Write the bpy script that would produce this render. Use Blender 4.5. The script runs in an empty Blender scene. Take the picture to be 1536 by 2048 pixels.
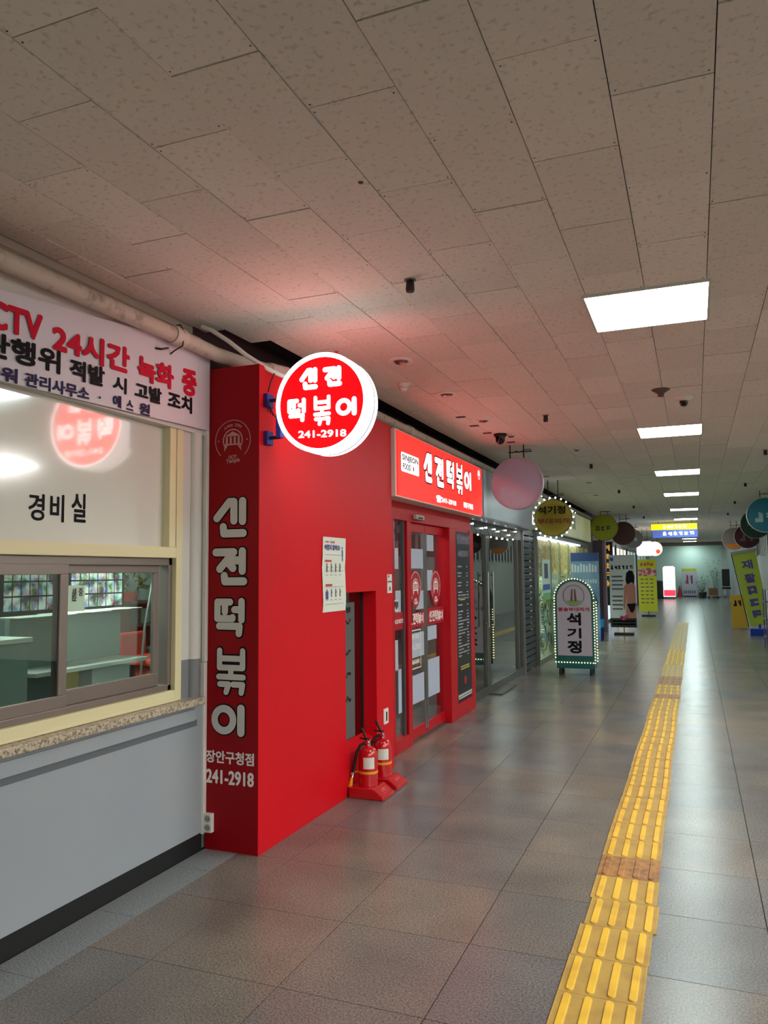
import bpy, math, random
from mathutils import Vector, Matrix
random.seed(7)
S = bpy.context.scene
COL = S.collection
PI = math.pi

# ------------------------------------------------------------------ camera
yaw, pitch, roll, FPX = 0.379741260, 0.0779244428, -0.00948043414, 1550.26
cy, sy, cp, sp = math.cos(yaw), math.sin(yaw), math.cos(pitch), math.sin(pitch)
fw = Vector((-sy*cp, cy*cp, sp)); rt = Vector((cy, sy, 0)); up = rt.cross(fw)
r2 = rt*math.cos(roll)+up*math.sin(roll); u2 = up*math.cos(roll)-rt*math.sin(roll)
cam = bpy.data.cameras.new('camera'); cam_o = bpy.data.objects.new('camera', cam); COL.objects.link(cam_o)
cam.sensor_fit = 'HORIZONTAL'; cam.sensor_width = 36; cam.lens = 36*FPX/1536
cam.clip_end = 200
M = Matrix((r2, u2, -fw)).transposed().to_4x4(); M.translation = Vector((0, 0, 1.55))
cam_o.matrix_world = M
S.camera = cam_o
# ------------------------------------------------------------------ world, exposure
W = bpy.data.worlds.new('world'); S.world = W; W.use_nodes = True
W.node_tree.nodes['Background'].inputs[0].default_value = (0.86, 0.95, 1.0, 1)
W.node_tree.nodes['Background'].inputs[1].default_value = .5
S.view_settings.view_transform = 'Standard'; S.view_settings.look = 'None'
S.view_settings.gamma = 1; S.view_settings.use_curve_mapping = False
S.view_settings.exposure = 0.52
PANEL_POWER = 18.0
CZ = 3.025     # ceiling height

# ------------------------------------------------------------------ helpers
def srgb(r, g, b):
    f = lambda c: (c/255/12.92) if c/255 <= 0.04045 else ((c/255+0.055)/1.055)**2.4
    return (f(r), f(g), f(b), 1)
MATS = {}
def mat(name, col=(.5, .5, .5, 1), rough=.5, metal=0, emit=None, power=0, coat=0, noise=None, spec=.5, bump=None, vary=0):
    if name in MATS: return MATS[name]
    m = bpy.data.materials.new(name); m.use_nodes = True; MATS[name] = m
    nt = m.node_tree; b = nt.nodes['Principled BSDF']
    b.inputs['Base Color'].default_value = col; b.inputs['Roughness'].default_value = rough
    b.inputs['Metallic'].default_value = metal; b.inputs['Coat Weight'].default_value = coat
    b.inputs['Coat Roughness'].default_value = .05; b.inputs['Specular IOR Level'].default_value = spec
    if emit: b.inputs['Emission Color'].default_value = emit; b.inputs['Emission Strength'].default_value = power
    if noise or bump or vary:
        tc = nt.nodes.new('ShaderNodeTexCoord')
    if noise:
        sc, col2, lo, hi = noise
        n = nt.nodes.new('ShaderNodeTexNoise'); n.inputs['Scale'].default_value = sc; n.inputs['Detail'].default_value = 5
        nt.links.new(tc.outputs['Object'], n.inputs['Vector'])
        r = nt.nodes.new('ShaderNodeValToRGB'); r.color_ramp.elements[0].position = lo; r.color_ramp.elements[1].position = hi
        r.color_ramp.elements[0].color = col; r.color_ramp.elements[1].color = col2
        nt.links.new(n.outputs['Fac'], r.inputs['Fac']); nt.links.new(r.outputs['Color'], b.inputs['Base Color'])
    if bump:
        n2 = nt.nodes.new('ShaderNodeTexNoise'); n2.inputs['Scale'].default_value = bump[0]; n2.inputs['Detail'].default_value = 4
        nt.links.new(tc.outputs['Object'], n2.inputs['Vector'])
        bp = nt.nodes.new('ShaderNodeBump'); bp.inputs['Strength'].default_value = bump[1]; bp.inputs['Distance'].default_value = .01
        nt.links.new(n2.outputs['Fac'], bp.inputs['Height']); nt.links.new(bp.outputs['Normal'], b.inputs['Normal'])
    return m

class MB:
    def __init__(s): s.v = []; s.f = []
    def add(s, vs, fs):
        k = len(s.v); s.v += [tuple(p) for p in vs]; s.f += [tuple(i+k for i in f) for f in fs]; return s
    def box(s, x0, x1, y0, y1, z0, z1):
        return s.add([(x0,y0,z0),(x1,y0,z0),(x1,y1,z0),(x0,y1,z0),(x0,y0,z1),(x1,y0,z1),(x1,y1,z1),(x0,y1,z1)],
                     [(0,3,2,1),(4,5,6,7),(0,1,5,4),(1,2,6,5),(2,3,7,6),(3,0,4,7)])
    def obox(s, c, u, v, w, a, b, d):          # oriented box, half sizes a,b,d
        c, u, v, w = Vector(c), Vector(u), Vector(v), Vector(w)
        vs = [c+u*a*i+v*b*j+w*d*k for k in (-1,1) for i,j in ((-1,-1),(1,-1),(1,1),(-1,1))]
        return s.add(vs, [(0,3,2,1),(4,5,6,7),(0,1,5,4),(1,2,6,5),(2,3,7,6),(3,0,4,7)])
    def prism(s, pts, F, d0, d1):              # polygon (u,v) pts in frame F extruded along normal
        n = len(pts); o, u, v, w = F
        vs = [o+u*p[0]+v*p[1]+w*d0 for p in pts]+[o+u*p[0]+v*p[1]+w*d1 for p in pts]
        fs = [tuple(range(n-1,-1,-1)), tuple(range(n,2*n))]+[(i,(i+1)%n,n+(i+1)%n,n+i) for i in range(n)]
        return s.add(vs, fs)
    def ring(s, c, r0, r1, F, d0, d1, n=40, a0=0, a1=2*PI):
        o, u, v, w = F; vs = []; fs = []; full = abs(a1-a0-2*PI) < 1e-6; m = n if full else n+1
        for i in range(m):
            a = a0+(a1-a0)*i/n; ca, sa = math.cos(a), math.sin(a)
            for r, d in ((r0,d0),(r1,d0),(r1,d1),(r0,d1)): vs.append(o+u*(c[0]+r*ca)+v*(c[1]+r*sa)+w*d)
        for i in range(n):
            j = (i+1) % m
            for k in range(4): fs.append((4*i+k, 4*i+(k+1)%4, 4*j+(k+1)%4, 4*j+k))
        if not full: fs += [(0,3,2,1), tuple(4*(m-1)+k for k in range(4))]
        return s.add(vs, fs)
    def disc(s, c, r, F, d0, d1, n=40):
        return s.prism([(c[0]+r*math.cos(2*PI*i/n), c[1]+r*math.sin(2*PI*i/n)) for i in range(n)], F, d0, d1)
    def lathe(s, prof, c, ax=Vector((0,0,1)), n=20):
        ax = Vector(ax).normalized(); t = Vector((1,0,0)) if abs(ax.x) < .9 else Vector((0,1,0))
        a = ax.cross(t).normalized(); b = ax.cross(a); c = Vector(c); vs = []; fs = []
        for r, h in prof:
            for i in range(n): vs.append(c+ax*h+(a*math.cos(2*PI*i/n)+b*math.sin(2*PI*i/n))*max(r,1e-4))
        for k in range(len(prof)-1):
            for i in range(n): j=(i+1)%n; fs.append((k*n+i,k*n+j,(k+1)*n+j,(k+1)*n+i))
        fs.append(tuple(range(n-1,-1,-1))); fs.append(tuple(range((len(prof)-1)*n, len(prof)*n)))
        return s.add(vs, fs)
    def tube(s, path, r, n=10):
        path = [Vector(p) for p in path]; vs = []; fs = []; prev = None
        for k, p in enumerate(path):
            d = (path[min(k+1,len(path)-1)]-path[max(k-1,0)]).normalized()
            if prev is None:
                t = Vector((0,0,1)) if abs(d.z) < .9 else Vector((1,0,0)); a = d.cross(t).normalized()
            else: a = (prev-d*prev.dot(d)).normalized()
            prev = a; b = d.cross(a); rr = r[k] if isinstance(r, (list, tuple)) else r
            for i in range(n): vs.append(p+(a*math.cos(2*PI*i/n)+b*math.sin(2*PI*i/n))*rr)
        for k in range(len(path)-1):
            for i in range(n): j=(i+1)%n; fs.append((k*n+i,k*n+j,(k+1)*n+j,(k+1)*n+i))
        fs.append(tuple(range(n-1,-1,-1))); fs.append(tuple(range((len(path)-1)*n, len(path)*n)))
        return s.add(vs, fs)
    def ball(s, c, r, n=8):
        pr = [(r*math.sin(PI*i/(n//2+1)), -r*math.cos(PI*i/(n//2+1))) for i in range(n//2+2)]
        return s.lathe(pr, c, n=n)
    def build(s, name, m, parent=None, smooth=False, bevel=0, label=None, cat=None, group=None, kind=None):
        me = bpy.data.meshes.new(name)
        if parent is None:
            xs, ys, zs = zip(*s.v); o = Vector(((min(xs)+max(xs))/2, (min(ys)+max(ys))/2, min(zs)))
        else: o = Vector(parent['_o'])
        me.from_pydata([tuple(Vector(p)-o) for p in s.v], [], s.f); me.materials.append(m)
        if smooth: 
            me.polygons.foreach_set('use_smooth', [True]*len(me.polygons)); me.set_sharp_from_angle(angle=math.radians(40))
        ob = bpy.data.objects.new(name, me); COL.objects.link(ob)
        if parent is None: ob.location = o
        else: ob.parent = parent
        ob['_o'] = tuple(o)
        if bevel:
            b = ob.modifiers.new('bevel', 'BEVEL'); b.width = bevel; b.segments = 2; b.limit_method = 'ANGLE'
        tag(ob, label, cat, group, kind); return ob
def tag(o, label=None, cat=None, group=None, kind=None):
    for k, v in (('label',label),('category',cat),('group',group),('kind',kind)):
        if v: o[k] = v
    return o
def thing(name, loc, label, cat, group=None, kind=None):
    o = bpy.data.objects.new(name, None); COL.objects.link(o); o.location = loc; o['_o'] = tuple(loc); o.empty_display_size = .1
    return tag(o, label, cat, group, kind)
def BX(name, m, p, *b, **k): return MB().box(*b).build(name, m, p, **k)
V = Vector
def FX(x): return (V((x,0,0)), V((0,1,0)), V((0,0,1)), V((1,0,0)))     # face towards +x : (u,v) = (y,z)
def FY(y): return (V((0,y,0)), V((1,0,0)), V((0,0,1)), V((0,-1,0)))    # face towards -y : (u,v) = (x,z)
def tilt(F, org, ang_side=0, ang_back=0):       # frame through org rotated about its normal and leaned back
    o, u, v, w = F; q = Matrix.Rotation(ang_side, 3, w); u, v = q@u, q@v; q = Matrix.Rotation(ang_back, 3, u)
    return (V(org), u, q@v, q@w)
# ---- lettering
FONT_CACHE = {}
def glyphs(txt, bold=.0):
    k = (txt, bold)
    if k not in FONT_CACHE:
        cu = bpy.data.curves.new('t', 'FONT'); cu.body = txt; cu.offset = bold; cu.resolution_u = 3; cu.extrude = .5; cu.align_x = 'LEFT'
        o = bpy.data.objects.new('t', cu); me = o.to_mesh()
        vs = [tuple(v.co) for v in me.vertices]; fs = [tuple(p.vertices) for p in me.polygons]
        o.to_mesh_clear(); bpy.data.objects.remove(o); bpy.data.curves.remove(cu)
        x0 = min(v[0] for v in vs); x1 = max(v[0] for v in vs); y0 = min(v[1] for v in vs); y1 = max(v[1] for v in vs)
        FONT_CACHE[k] = ([((v[0]-x0)/(x1-x0), (v[1]-y0)/(y1-y0), v[2]+.5) for v in vs], fs, (x1-x0)/(y1-y0))
    return FONT_CACHE[k]
def put(mb, txt, F, u0, v0, u1, v1, bold=.0, d=(0.0005, .0025), quad=None):
    vs, fs, asp = glyphs(txt, 0); o, u, v, w = F; H = abs(v1-v0); b = bold*1.1*H
    # quad: optional shift of v along u (slant rise)
    s = 0 if quad is None else quad
    sh = [(0,0)] if bold < .008 else [(b*math.cos(a_), b*math.sin(a_)) for a_ in (.4,1.45,2.5,3.54,4.6,5.6)]
    u0 += b; u1 -= b; v0 += b; v1 -= b
    for k, (du, dv) in enumerate(sh):
        mb.add([o+u*(u0+(u1-u0)*x+du)+v*(v0+(v1-v0)*y+s*x+dv)+w*(d[0]+(d[1]-d[0]+.00012*k)*z) for x, y, z in vs], fs)
    return mb
def text(name, txt, F, u0, v0, u1, v1, m, parent, bold=.02, d=(0.0005, .0025), quad=None, **k):
    mb = MB(); put(mb, txt, F, u0, v0, u1, v1, bold, d, quad); return mb.build(name, m, parent, **k)
def marks(n, F, u0, v0, u1, v1, m, parent, vertical=False, seed=1):      # lettering too blurred to read: short strokes only
    rr = random.Random(seed+n); mb = MB()
    for i in range(n):
        if vertical: a0, a1, b1 = u0, u1, v1-(v1-v0)*i/n; b0 = b1-(v1-v0)/n*.8
        else: a0 = u0+(u1-u0)*i/n; a1 = a0+(u1-u0)/n*.8; b0, b1 = v0, v1
        w_, h_ = a1-a0, b1-b0; t_ = .13*min(w_, h_)
        for k in range(4):
            if k % 2: x = a0+w_*rr.uniform(.1,.9); mb.prism([(x-t_,b0+h_*rr.uniform(0,.3)),(x+t_,b0+h_*rr.uniform(0,.3)),(x+t_,b1-h_*rr.uniform(0,.2)),(x-t_,b1-h_*rr.uniform(0,.2))], F, .0005, .002+.0002*k)
            else: z = b0+h_*rr.uniform(.15,.9); mb.prism([(a0,z-t_),(a0+w_*.8,z-t_),(a0+w_*.8,z+t_),(a0,z+t_)], F, .0005, .002+.0002*k)
    return mb.build('print_marks', m, parent, kind='stuff')
def arc_text(mb, txt, F, c, r, a0, a1, h, bold=.02, top=True, d=(.0005,.002)):
    n = len(txt)
    for i, ch in enumerate(txt):
        if ch == ' ': continue
        a = a0+(a1-a0)*(i+.5)/n; vs, fs, asp = glyphs(ch, bold); o, u, v, w = F
        hh = h*(.72 if ch in 'sincemupe' and ch not in 'tl' else 1); ww = min(asp*hh, abs(a1-a0)/n*r*.85)
        ca, sa = math.cos(a), math.sin(a)
        er = u*ca+v*sa; et = (u*sa-v*ca) if top else (-u*sa+v*ca); ev = er if top else -er
        b = o+u*(c[0]+r*ca)+v*(c[1]+r*sa)
        mb.add([b+et*((x-.5)*ww)+ev*(y*hh)+w*(d[0]+(d[1]-d[0])*z) for x, y, z in vs], fs)
# rounded stroke letters of the shop name, in a unit box
ST = {
 '신': [[(.10,.50),(.48,.93),(.62,.93),(.62,.42)], [(.88,.94),(.88,.40)], [(.30,.26),(.32,.08),(.90,.08)]],
 '전': [[(.08,.92),(.62,.92),(.20,.44)], [(.42,.66),(.60,.46)], [(.66,.68),(.88,.68)], [(.88,.94),(.88,.38)], [(.34,.24),(.36,.08),(.92,.08)]],
 '떡': [[(.52,.93),(.12,.93),(.12,.47),(.60,.47),(.60,.50)], [(.36,.90),(.36,.66)], [(.66,.72),(.88,.72)], [(.88,.95),(.88,.44)], [(.18,.26),(.82,.26),(.80,.06)]],
 '볶': [[(.10,.95),(.10,.58),(.90,.58),(.90,.95)], [(.12,.78),(.88,.78)], [(.50,.55),(.50,.40)], [(.08,.38),(.92,.38)], [(.12,.22),(.42,.22),(.34,.05)], [(.58,.22),(.90,.22),(.86,.05)]],
 '이': [[(.88,.93),(.88,.07)]],
}
def strokes(mb, ch, F, u0, v0, u1, v1, wd, d0, d1):
    o, U, Vv, Wn = F; k = 0
    def P(p): return (u0+(u1-u0)*p[0], v0+(v1-v0)*p[1])
    for st in ST[ch]:
        pts = [P(p) for p in st]
        for a, b in zip(pts, pts[1:]):
            dx, dy = b[0]-a[0], b[1]-a[1]; L = math.hypot(dx, dy) or 1; nx, ny = -dy/L*wd/2, dx/L*wd/2
            aa = math.atan2(dy, dx); poly = []
            for i in range(9): t = aa-PI/2+PI*i/8; poly.append((b[0]+wd/2*math.cos(t), b[1]+wd/2*math.sin(t)))
            for i in range(9): t = aa+PI/2+PI*i/8; poly.append((a[0]+wd/2*math.cos(t), a[1]+wd/2*math.sin(t)))
            e = k*.00012; k += 1
            mb.prism(poly, F, d0, d1+e)
    if ch == '이':
        r = min((u1-u0)*.32, (v1-v0)*.40); c = P((.33,.5)); mb.ring(c, r-wd/2*.9, r+wd/2*.9, F, d0, d1, 28)
# emblem: temple front in a disc inside a thin ring
def emblem(F, c, r, m, parent, words=True, m_dark=None, lift=.0006, name='emblem'):
    g = MB(); o = F; L = lift
    g.ring(c, r*.965, r, F, L, L+.0012, 44, -PI/2+.75, 1.5*PI-.75)
    R = r*.56; cx, cyy = c
    g.ring(c, R*.90, R, F, L, L+.0012, 32, -.6, PI+.6)
    g.prism([(cx-R*.78,cyy+R*.36),(cx+R*.78,cyy+R*.36),(cx,cyy+R*.78)], F, L, L+.0012)
    for i in range(4):
        x = cx+R*(-.60+.4*i); g.prism([(x-R*.09,cyy-R*.3),(x+R*.09,cyy-R*.3),(x+R*.09,cyy+R*.3),(x-R*.09,cyy+R*.3)], F, L, L+.0011)
    g.prism([(cx-R*.82,cyy-R*.42),(cx+R*.82,cyy-R*.42),(cx+R*.82,cyy-R*.3),(cx-R*.82,cyy-R*.3)], F, L, L+.0012)
    for s in (-1, 1):
        g.prism([(cx+s*R*.82,cyy-R*.45),(cx+s*R*.5,cyy-R*.45),(cx+s*R*.86,cyy-R*.95)][::s], F, L, L+.0012)
        g.disc((cx+s*r*.80, cyy), r*.035, F, L, L+.0012, 10)
    if words:
        arc_text(g, 'since 1999', F, c, r*.68, PI*.72, PI*.28, r*.17, .01)
        put(g, 'HOT', F, cx-r*.22, cyy-r*.92, cx+r*.22, cyy-r*.72, .02, (L,L+.0012))
        put(g, 'Temple', F, cx-r*.36, cyy-r*1.18, cx+r*.40, cyy-r*.92, .02, (L,L+.0012), quad=r*.06)
    return g.build(name, m, parent)
def bulbs(pts, r, m, parent, name='light_bulbs'):
    mb = MB()
    for p in pts: mb.ball(p, r, 6)
    return mb.build(name, m, parent, kind='stuff')

# ------------------------------------------------------------------ materials
M_white = mat('white_paint', srgb(205,203,196), .5)
M_cream = mat('cream_frame', srgb(222,214,170), .42)
M_greyp = mat('grey_blue_panel', srgb(150,158,166), .5, noise=(2.0, srgb(156,162,166), .3, .8))
M_black = mat('black_matt', srgb(14,15,18), .6)
M_dark = mat('dark_void', srgb(26,25,27), .9)
M_maroon = mat('maroon_trim', srgb(60,20,26), .7)
M_red = mat('red_panel', srgb(200,8,26), .42, spec=.22, noise=(.8, srgb(208,10,28), .3, .7), bump=(6, .04))
M_redd = mat('red_frame', srgb(178,10,26), .36, spec=.3)
M_silver = mat('silver_lettering', srgb(205,205,200), .45)
M_wtxt = mat('white_lettering', srgb(235,232,226), .5)
M_alu = mat('taupe_aluminium', srgb(138,127,120), .38, metal=.55)
M_steel = mat('steel', srgb(170,172,170), .28, metal=.9)
M_granite = mat('sill_granite', srgb(192,180,158), .35, noise=(90, srgb(120,106,88), .45, .62))
M_pipe = mat('pipe_white', srgb(188,180,166), .55, noise=(14, srgb(120,104,82), .55, .78))
M_plast = mat('white_plastic', srgb(225,224,216), .4)
M_blue = mat('blue_paint', srgb(38,48,130), .45)
M_led = mat('led_panel', (1,1,1,1), .5, emit=(.82,1.0,.98,1), power=PANEL_POWER)
M_hall_fill = mat('hall_fill_panel', (1,1,1,1), .5, emit=(1,.975,.92,1), power=68)  # added out-of-frame panels that fill the foreground with light
M_signw = mat('sign_white_lit', (1,1,1,1), .4, emit=(1,.97,.96,1), power=3.6)
M_signr = mat('sign_red_lit', (.7,0,0,1), .4, emit=(1,.0,.001,1), power=3.4)
M_boxr = mat('box_red_lit', (.5,.01,.01,1), .45, spec=.25, emit=(1,.016,.010,1), power=1.5)
M_boxw = mat('box_white_lit', (.9,.9,.9,1), .35, emit=(1,.93,.92,1), power=.95)
M_rubber = mat('black_rubber', srgb(18,17,18), .45)
M_chrome = mat('chrome', srgb(210,210,210), .15, metal=1)
M_extr = mat('extinguisher_red', srgb(190,10,24), .18, coat=.6)
M_yel = mat('strap_yellow', srgb(228,160,20), .6)
M_paper = mat('paper', srgb(214,220,206), .8)
M_ink = mat('ink_grey', srgb(90,92,110), .8)
M_inkb = mat('ink_blue', srgb(70,74,150), .8)
M_inkr = mat('ink_red', srgb(190,60,70), .8)
M_btxt = mat('black_lettering', srgb(22,20,24), .6, spec=.1)
M_rtxt = mat('crimson_lettering', srgb(196,24,52), .6, spec=.1)
M_ntxt = mat('navy_lettering', srgb(52,44,84), .6, spec=.1)
M_fairy = mat('fairy_white', (1,1,1,1), .5, emit=(.95,.97,1,1), power=7); M_fairy.cycles.emission_sampling = 'NONE'
M_gold = mat('fairy_gold', (1,.9,.5,1), .5, emit=(1,.82,.35,1), power=3.2); M_gold.cycles.emission_sampling = 'NONE'

def glass(name, tint=(.9,.95,.93,1), k=1.0, rough=.0, haze=0.0, hazecol=(.5,.5,.5,1)):
    m = bpy.data.materials.new(name); m.use_nodes = True; nt = m.node_tree; nt.nodes.clear()
    out = nt.nodes.new('ShaderNodeOutputMaterial'); t = nt.nodes.new('ShaderNodeBsdfTransparent'); g = nt.nodes.new('ShaderNodeBsdfGlossy')
    t.inputs[0].default_value = tint; g.inputs['Roughness'].default_value = rough; g.inputs[0].default_value = (.95,.97,.96,1)
    fr = nt.nodes.new('ShaderNodeFresnel'); ge = nt.nodes.new('ShaderNodeNewGeometry'); io = nt.nodes.new('ShaderNodeMapRange')
    io.inputs[3].default_value = 1.5; io.inputs[4].default_value = 1/1.5      # same reflectance on both sides of the pane
    nt.links.new(ge.outputs['Backfacing'], io.inputs[0]); nt.links.new(io.outputs[0], fr.inputs[0])
    ml = nt.nodes.new('ShaderNodeMath'); ml.operation = 'MULTIPLY'; ml.inputs[1].default_value = k; ml.use_clamp = True
    nt.links.new(fr.outputs[0], ml.inputs[0]); mx = nt.nodes.new('ShaderNodeMixShader')
    nt.links.new(ml.outputs[0], mx.inputs[0]); src = t
    if haze:
        df = nt.nodes.new('ShaderNodeBsdfDiffuse'); df.inputs[0].default_value = hazecol
        m2 = nt.nodes.new('ShaderNodeMixShader'); m2.inputs[0].default_value = haze
        nt.links.new(t.outputs[0], m2.inputs[1]); nt.links.new(df.outputs[0], m2.inputs[2]); src = m2
    nt.links.new(src.outputs[0], mx.inputs[1]); nt.links.new(g.outputs[0], mx.inputs[2]); nt.links.new(mx.outputs[0], out.inputs[0])
    return m
M_glass = glass('clear_glass', k=1.4)
M_glassd = glass('tinted_glass', (.55,.6,.58,1), k=1.5)
M_gloss = mat('glossy_white_panel', srgb(214,217,206), .12, coat=1.0, spec=.8)

# ceiling tile: pale with darker worm flecks
m = mat('ceiling_tile', srgb(176,171,158), .85); nt = m.node_tree; b = nt.nodes['Principled BSDF']
tc = nt.nodes.new('ShaderNodeNewGeometry'); n1 = nt.nodes.new('ShaderNodeTexNoise'); n1.inputs['Scale'].default_value = 46; n1.inputs['Detail'].default_value = 2
n2 = nt.nodes.new('ShaderNodeTexNoise'); n2.inputs['Scale'].default_value = 1.1
nt.links.new(tc.outputs['Position'], n1.inputs['Vector']); nt.links.new(tc.outputs['Position'], n2.inputs['Vector'])
r1 = nt.nodes.new('ShaderNodeValToRGB'); r1.color_ramp.elements[0].position = .29; r1.color_ramp.elements[1].position = .43
r1.color_ramp.elements[0].color = srgb(208,202,191); r1.color_ramp.elements[1].color = srgb(234,229,219)
oi = nt.nodes.new('ShaderNodeObjectInfo'); hs = nt.nodes.new('ShaderNodeHueSaturation')
mr = nt.nodes.new('ShaderNodeMapRange'); mr.inputs[3].default_value = .92; mr.inputs[4].default_value = 1.04
nt.links.new(n1.outputs['Fac'], r1.inputs[0]); nt.links.new(oi.outputs['Random'], mr.inputs[0]); nt.links.new(mr.outputs[0], hs.inputs['Value'])
nt.links.new(r1.outputs[0], hs.inputs['Color']); nt.links.new(hs.outputs[0], b.inputs['Base Color'])
bp = nt.nodes.new('ShaderNodeBump'); bp.inputs['Strength'].default_value = .35; bp.inputs['Distance'].default_value = .004
nt.links.new(n1.outputs['Fac'], bp.inputs['Height']); nt.links.new(bp.outputs[0], b.inputs['Normal'])
M_tile = m
# floor granite
m = mat('floor_granite', srgb(130,127,124), .2); nt = m.node_tree; b = nt.nodes['Principled BSDF']
g = nt.nodes.new('ShaderNodeNewGeometry'); n1 = nt.nodes.new('ShaderNodeTexNoise'); n1.inputs['Scale'].default_value = 120; n1.inputs['Detail'].default_value = 5; n1.inputs['Roughness'].default_value = .7
n2 = nt.nodes.new('ShaderNodeTexNoise'); n2.inputs['Scale'].default_value = 1.8; n2.inputs['Detail'].default_value = 5
for n in (n1, n2): nt.links.new(g.outputs['Position'], n.inputs['Vector'])
r1 = nt.nodes.new('ShaderNodeValToRGB'); e = r1.color_ramp.elements; e[0].position = .38; e[0].color = srgb(94,91,89); e[1].position = .62; e[1].color = srgb(146,142,137)
oi = nt.nodes.new('ShaderNodeObjectInfo'); r2_ = nt.nodes.new('ShaderNodeValToRGB'); e = r2_.color_ramp.elements
e[0].color = (.84,.88,.95,1); e[1].color = (1.10,.99,.88,1); x = e.new(.5); x.color = (.96,.95,.94,1)
mx = nt.nodes.new('ShaderNodeMix'); mx.data_type = 'RGBA'; mx.blend_type = 'MULTIPLY'; mx.inputs[0].default_value = 1
nt.links.new(n1.outputs['Fac'], r1.inputs[0]); nt.links.new(oi.outputs['Random'], r2_.inputs[0])
nt.links.new(r1.outputs[0], mx.inputs[6]); nt.links.new(r2_.outputs[0], mx.inputs[7])
mx2 = nt.nodes.new('ShaderNodeMix'); mx2.data_type = 'RGBA'; mx2.blend_type = 'MULTIPLY'; mx2.inputs[0].default_value = 1
r3 = nt.nodes.new('ShaderNodeValToRGB'); e = r3.color_ramp.elements; e[0].position = .30; e[0].color = (.70,.70,.72,1); e[1].position = .70; e[1].color = (1.08,1.04,.99,1)
nt.links.new(n2.outputs['Fac'], r3.inputs[0]); nt.links.new(mx.outputs[2], mx2.inputs[6]); nt.links.new(r3.outputs[0], mx2.inputs[7]); nt.links.new(mx2.outputs[2], b.inputs['Base Color'])
mrr = nt.nodes.new('ShaderNodeMapRange'); mrr.inputs[1].default_value = .3; mrr.inputs[2].default_value = .7; mrr.inputs[3].default_value = .25; mrr.inputs[4].default_value = .25
nt.links.new(n2.outputs['Fac'], mrr.inputs[0]); nt.links.new(mrr.outputs[0], b.inputs['Roughness'])
M_floor = m
M_border = mat('border_granite', srgb(150,156,156), .32, noise=(120, srgb(112,116,118), .42, .6))
M_grout = mat('grout', srgb(30,29,28), .9)
# tactile yellow with wear further along
m = mat('tactile_yellow', srgb(205,160,40), .55); nt = m.node_tree; b = nt.nodes['Principled BSDF']
g = nt.nodes.new('ShaderNodeNewGeometry'); sx = nt.nodes.new('ShaderNodeSeparateXYZ'); nz = nt.nodes.new('ShaderNodeTexNoise'); nz.inputs['Scale'].default_value = 9
nt.links.new(g.outputs['Position'], sx.inputs[0]); nt.links.new(g.outputs['Position'], nz.inputs['Vector'])
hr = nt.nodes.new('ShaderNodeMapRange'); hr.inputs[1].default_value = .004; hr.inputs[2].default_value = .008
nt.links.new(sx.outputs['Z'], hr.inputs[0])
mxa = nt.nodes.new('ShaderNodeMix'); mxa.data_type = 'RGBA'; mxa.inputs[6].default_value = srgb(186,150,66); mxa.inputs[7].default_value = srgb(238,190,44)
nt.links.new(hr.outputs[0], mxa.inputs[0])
wr = nt.nodes.new('ShaderNodeValToRGB'); e = wr.color_ramp.elements; e[0].position = .42; e[0].color = (1,1,1,1); e[1].position = .75; e[1].color = (.62,.52,.42,1)
nt.links.new(nz.outputs['Fac'], wr.inputs[0])
mxb = nt.nodes.new('ShaderNodeMix'); mxb.data_type = 'RGBA'; mxb.blend_type = 'MULTIPLY'; mxb.inputs[0].default_value = .6
nt.links.new(mxa.outputs[2], mxb.inputs[6]); nt.links.new(wr.outputs[0], mxb.inputs[7]); nt.links.new(mxb.outputs[2], b.inputs['Base Color'])
M_tact = m
M_tactb = mat('tactile_worn_brown', srgb(176,122,54), .5, noise=(20, srgb(120,78,44), .4, .7))
M_tactg = mat('tactile_worn_dull', srgb(196,164,80), .5, noise=(12, srgb(168,142,84), .4, .7))

# ================================================================== SETTING
def shared_tiles(parent, name, m, cells, limit, thick, jitter=0, up_dir=1, stuffname=None):
    """cells: (x0,x1,y0,y1,z). Pieces up to limit are separate objects sharing meshes; the rest one joined part."""
    cache = {}; ox, oy, oz = parent['_o']; rest = MB()
    for i, (x0, x1, y0, y1, z) in enumerate(cells):
        z += random.uniform(-jitter, jitter)
        if i >= limit:
            rest.box(x0, x1, y0, y1, min(z, z+thick*up_dir), max(z, z+thick*up_dir)); continue
        k = (round(x1-x0, 4), round(y1-y0, 4))
        if k not in cache:
            hx, hy = (x1-x0)/2, (y1-y0)/2; mb = MB().box(-hx, hx, -hy, hy, min(0, thick*up_dir), max(0, thick*up_dir))
            me = bpy.data.meshes.new(name); me.from_pydata(mb.v, [], mb.f); me.materials.append(m); cache[k] = me
        o = bpy.data.objects.new(name, cache[k]); COL.objects.link(o); o.parent = parent
        o.location = ((x0+x1)/2-ox, (y0+y1)/2-oy, z-oz); o['_o'] = (ox, oy, oz)
    if rest.v: rest.build(stuffname or name, m, parent, kind='stuff')

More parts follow.
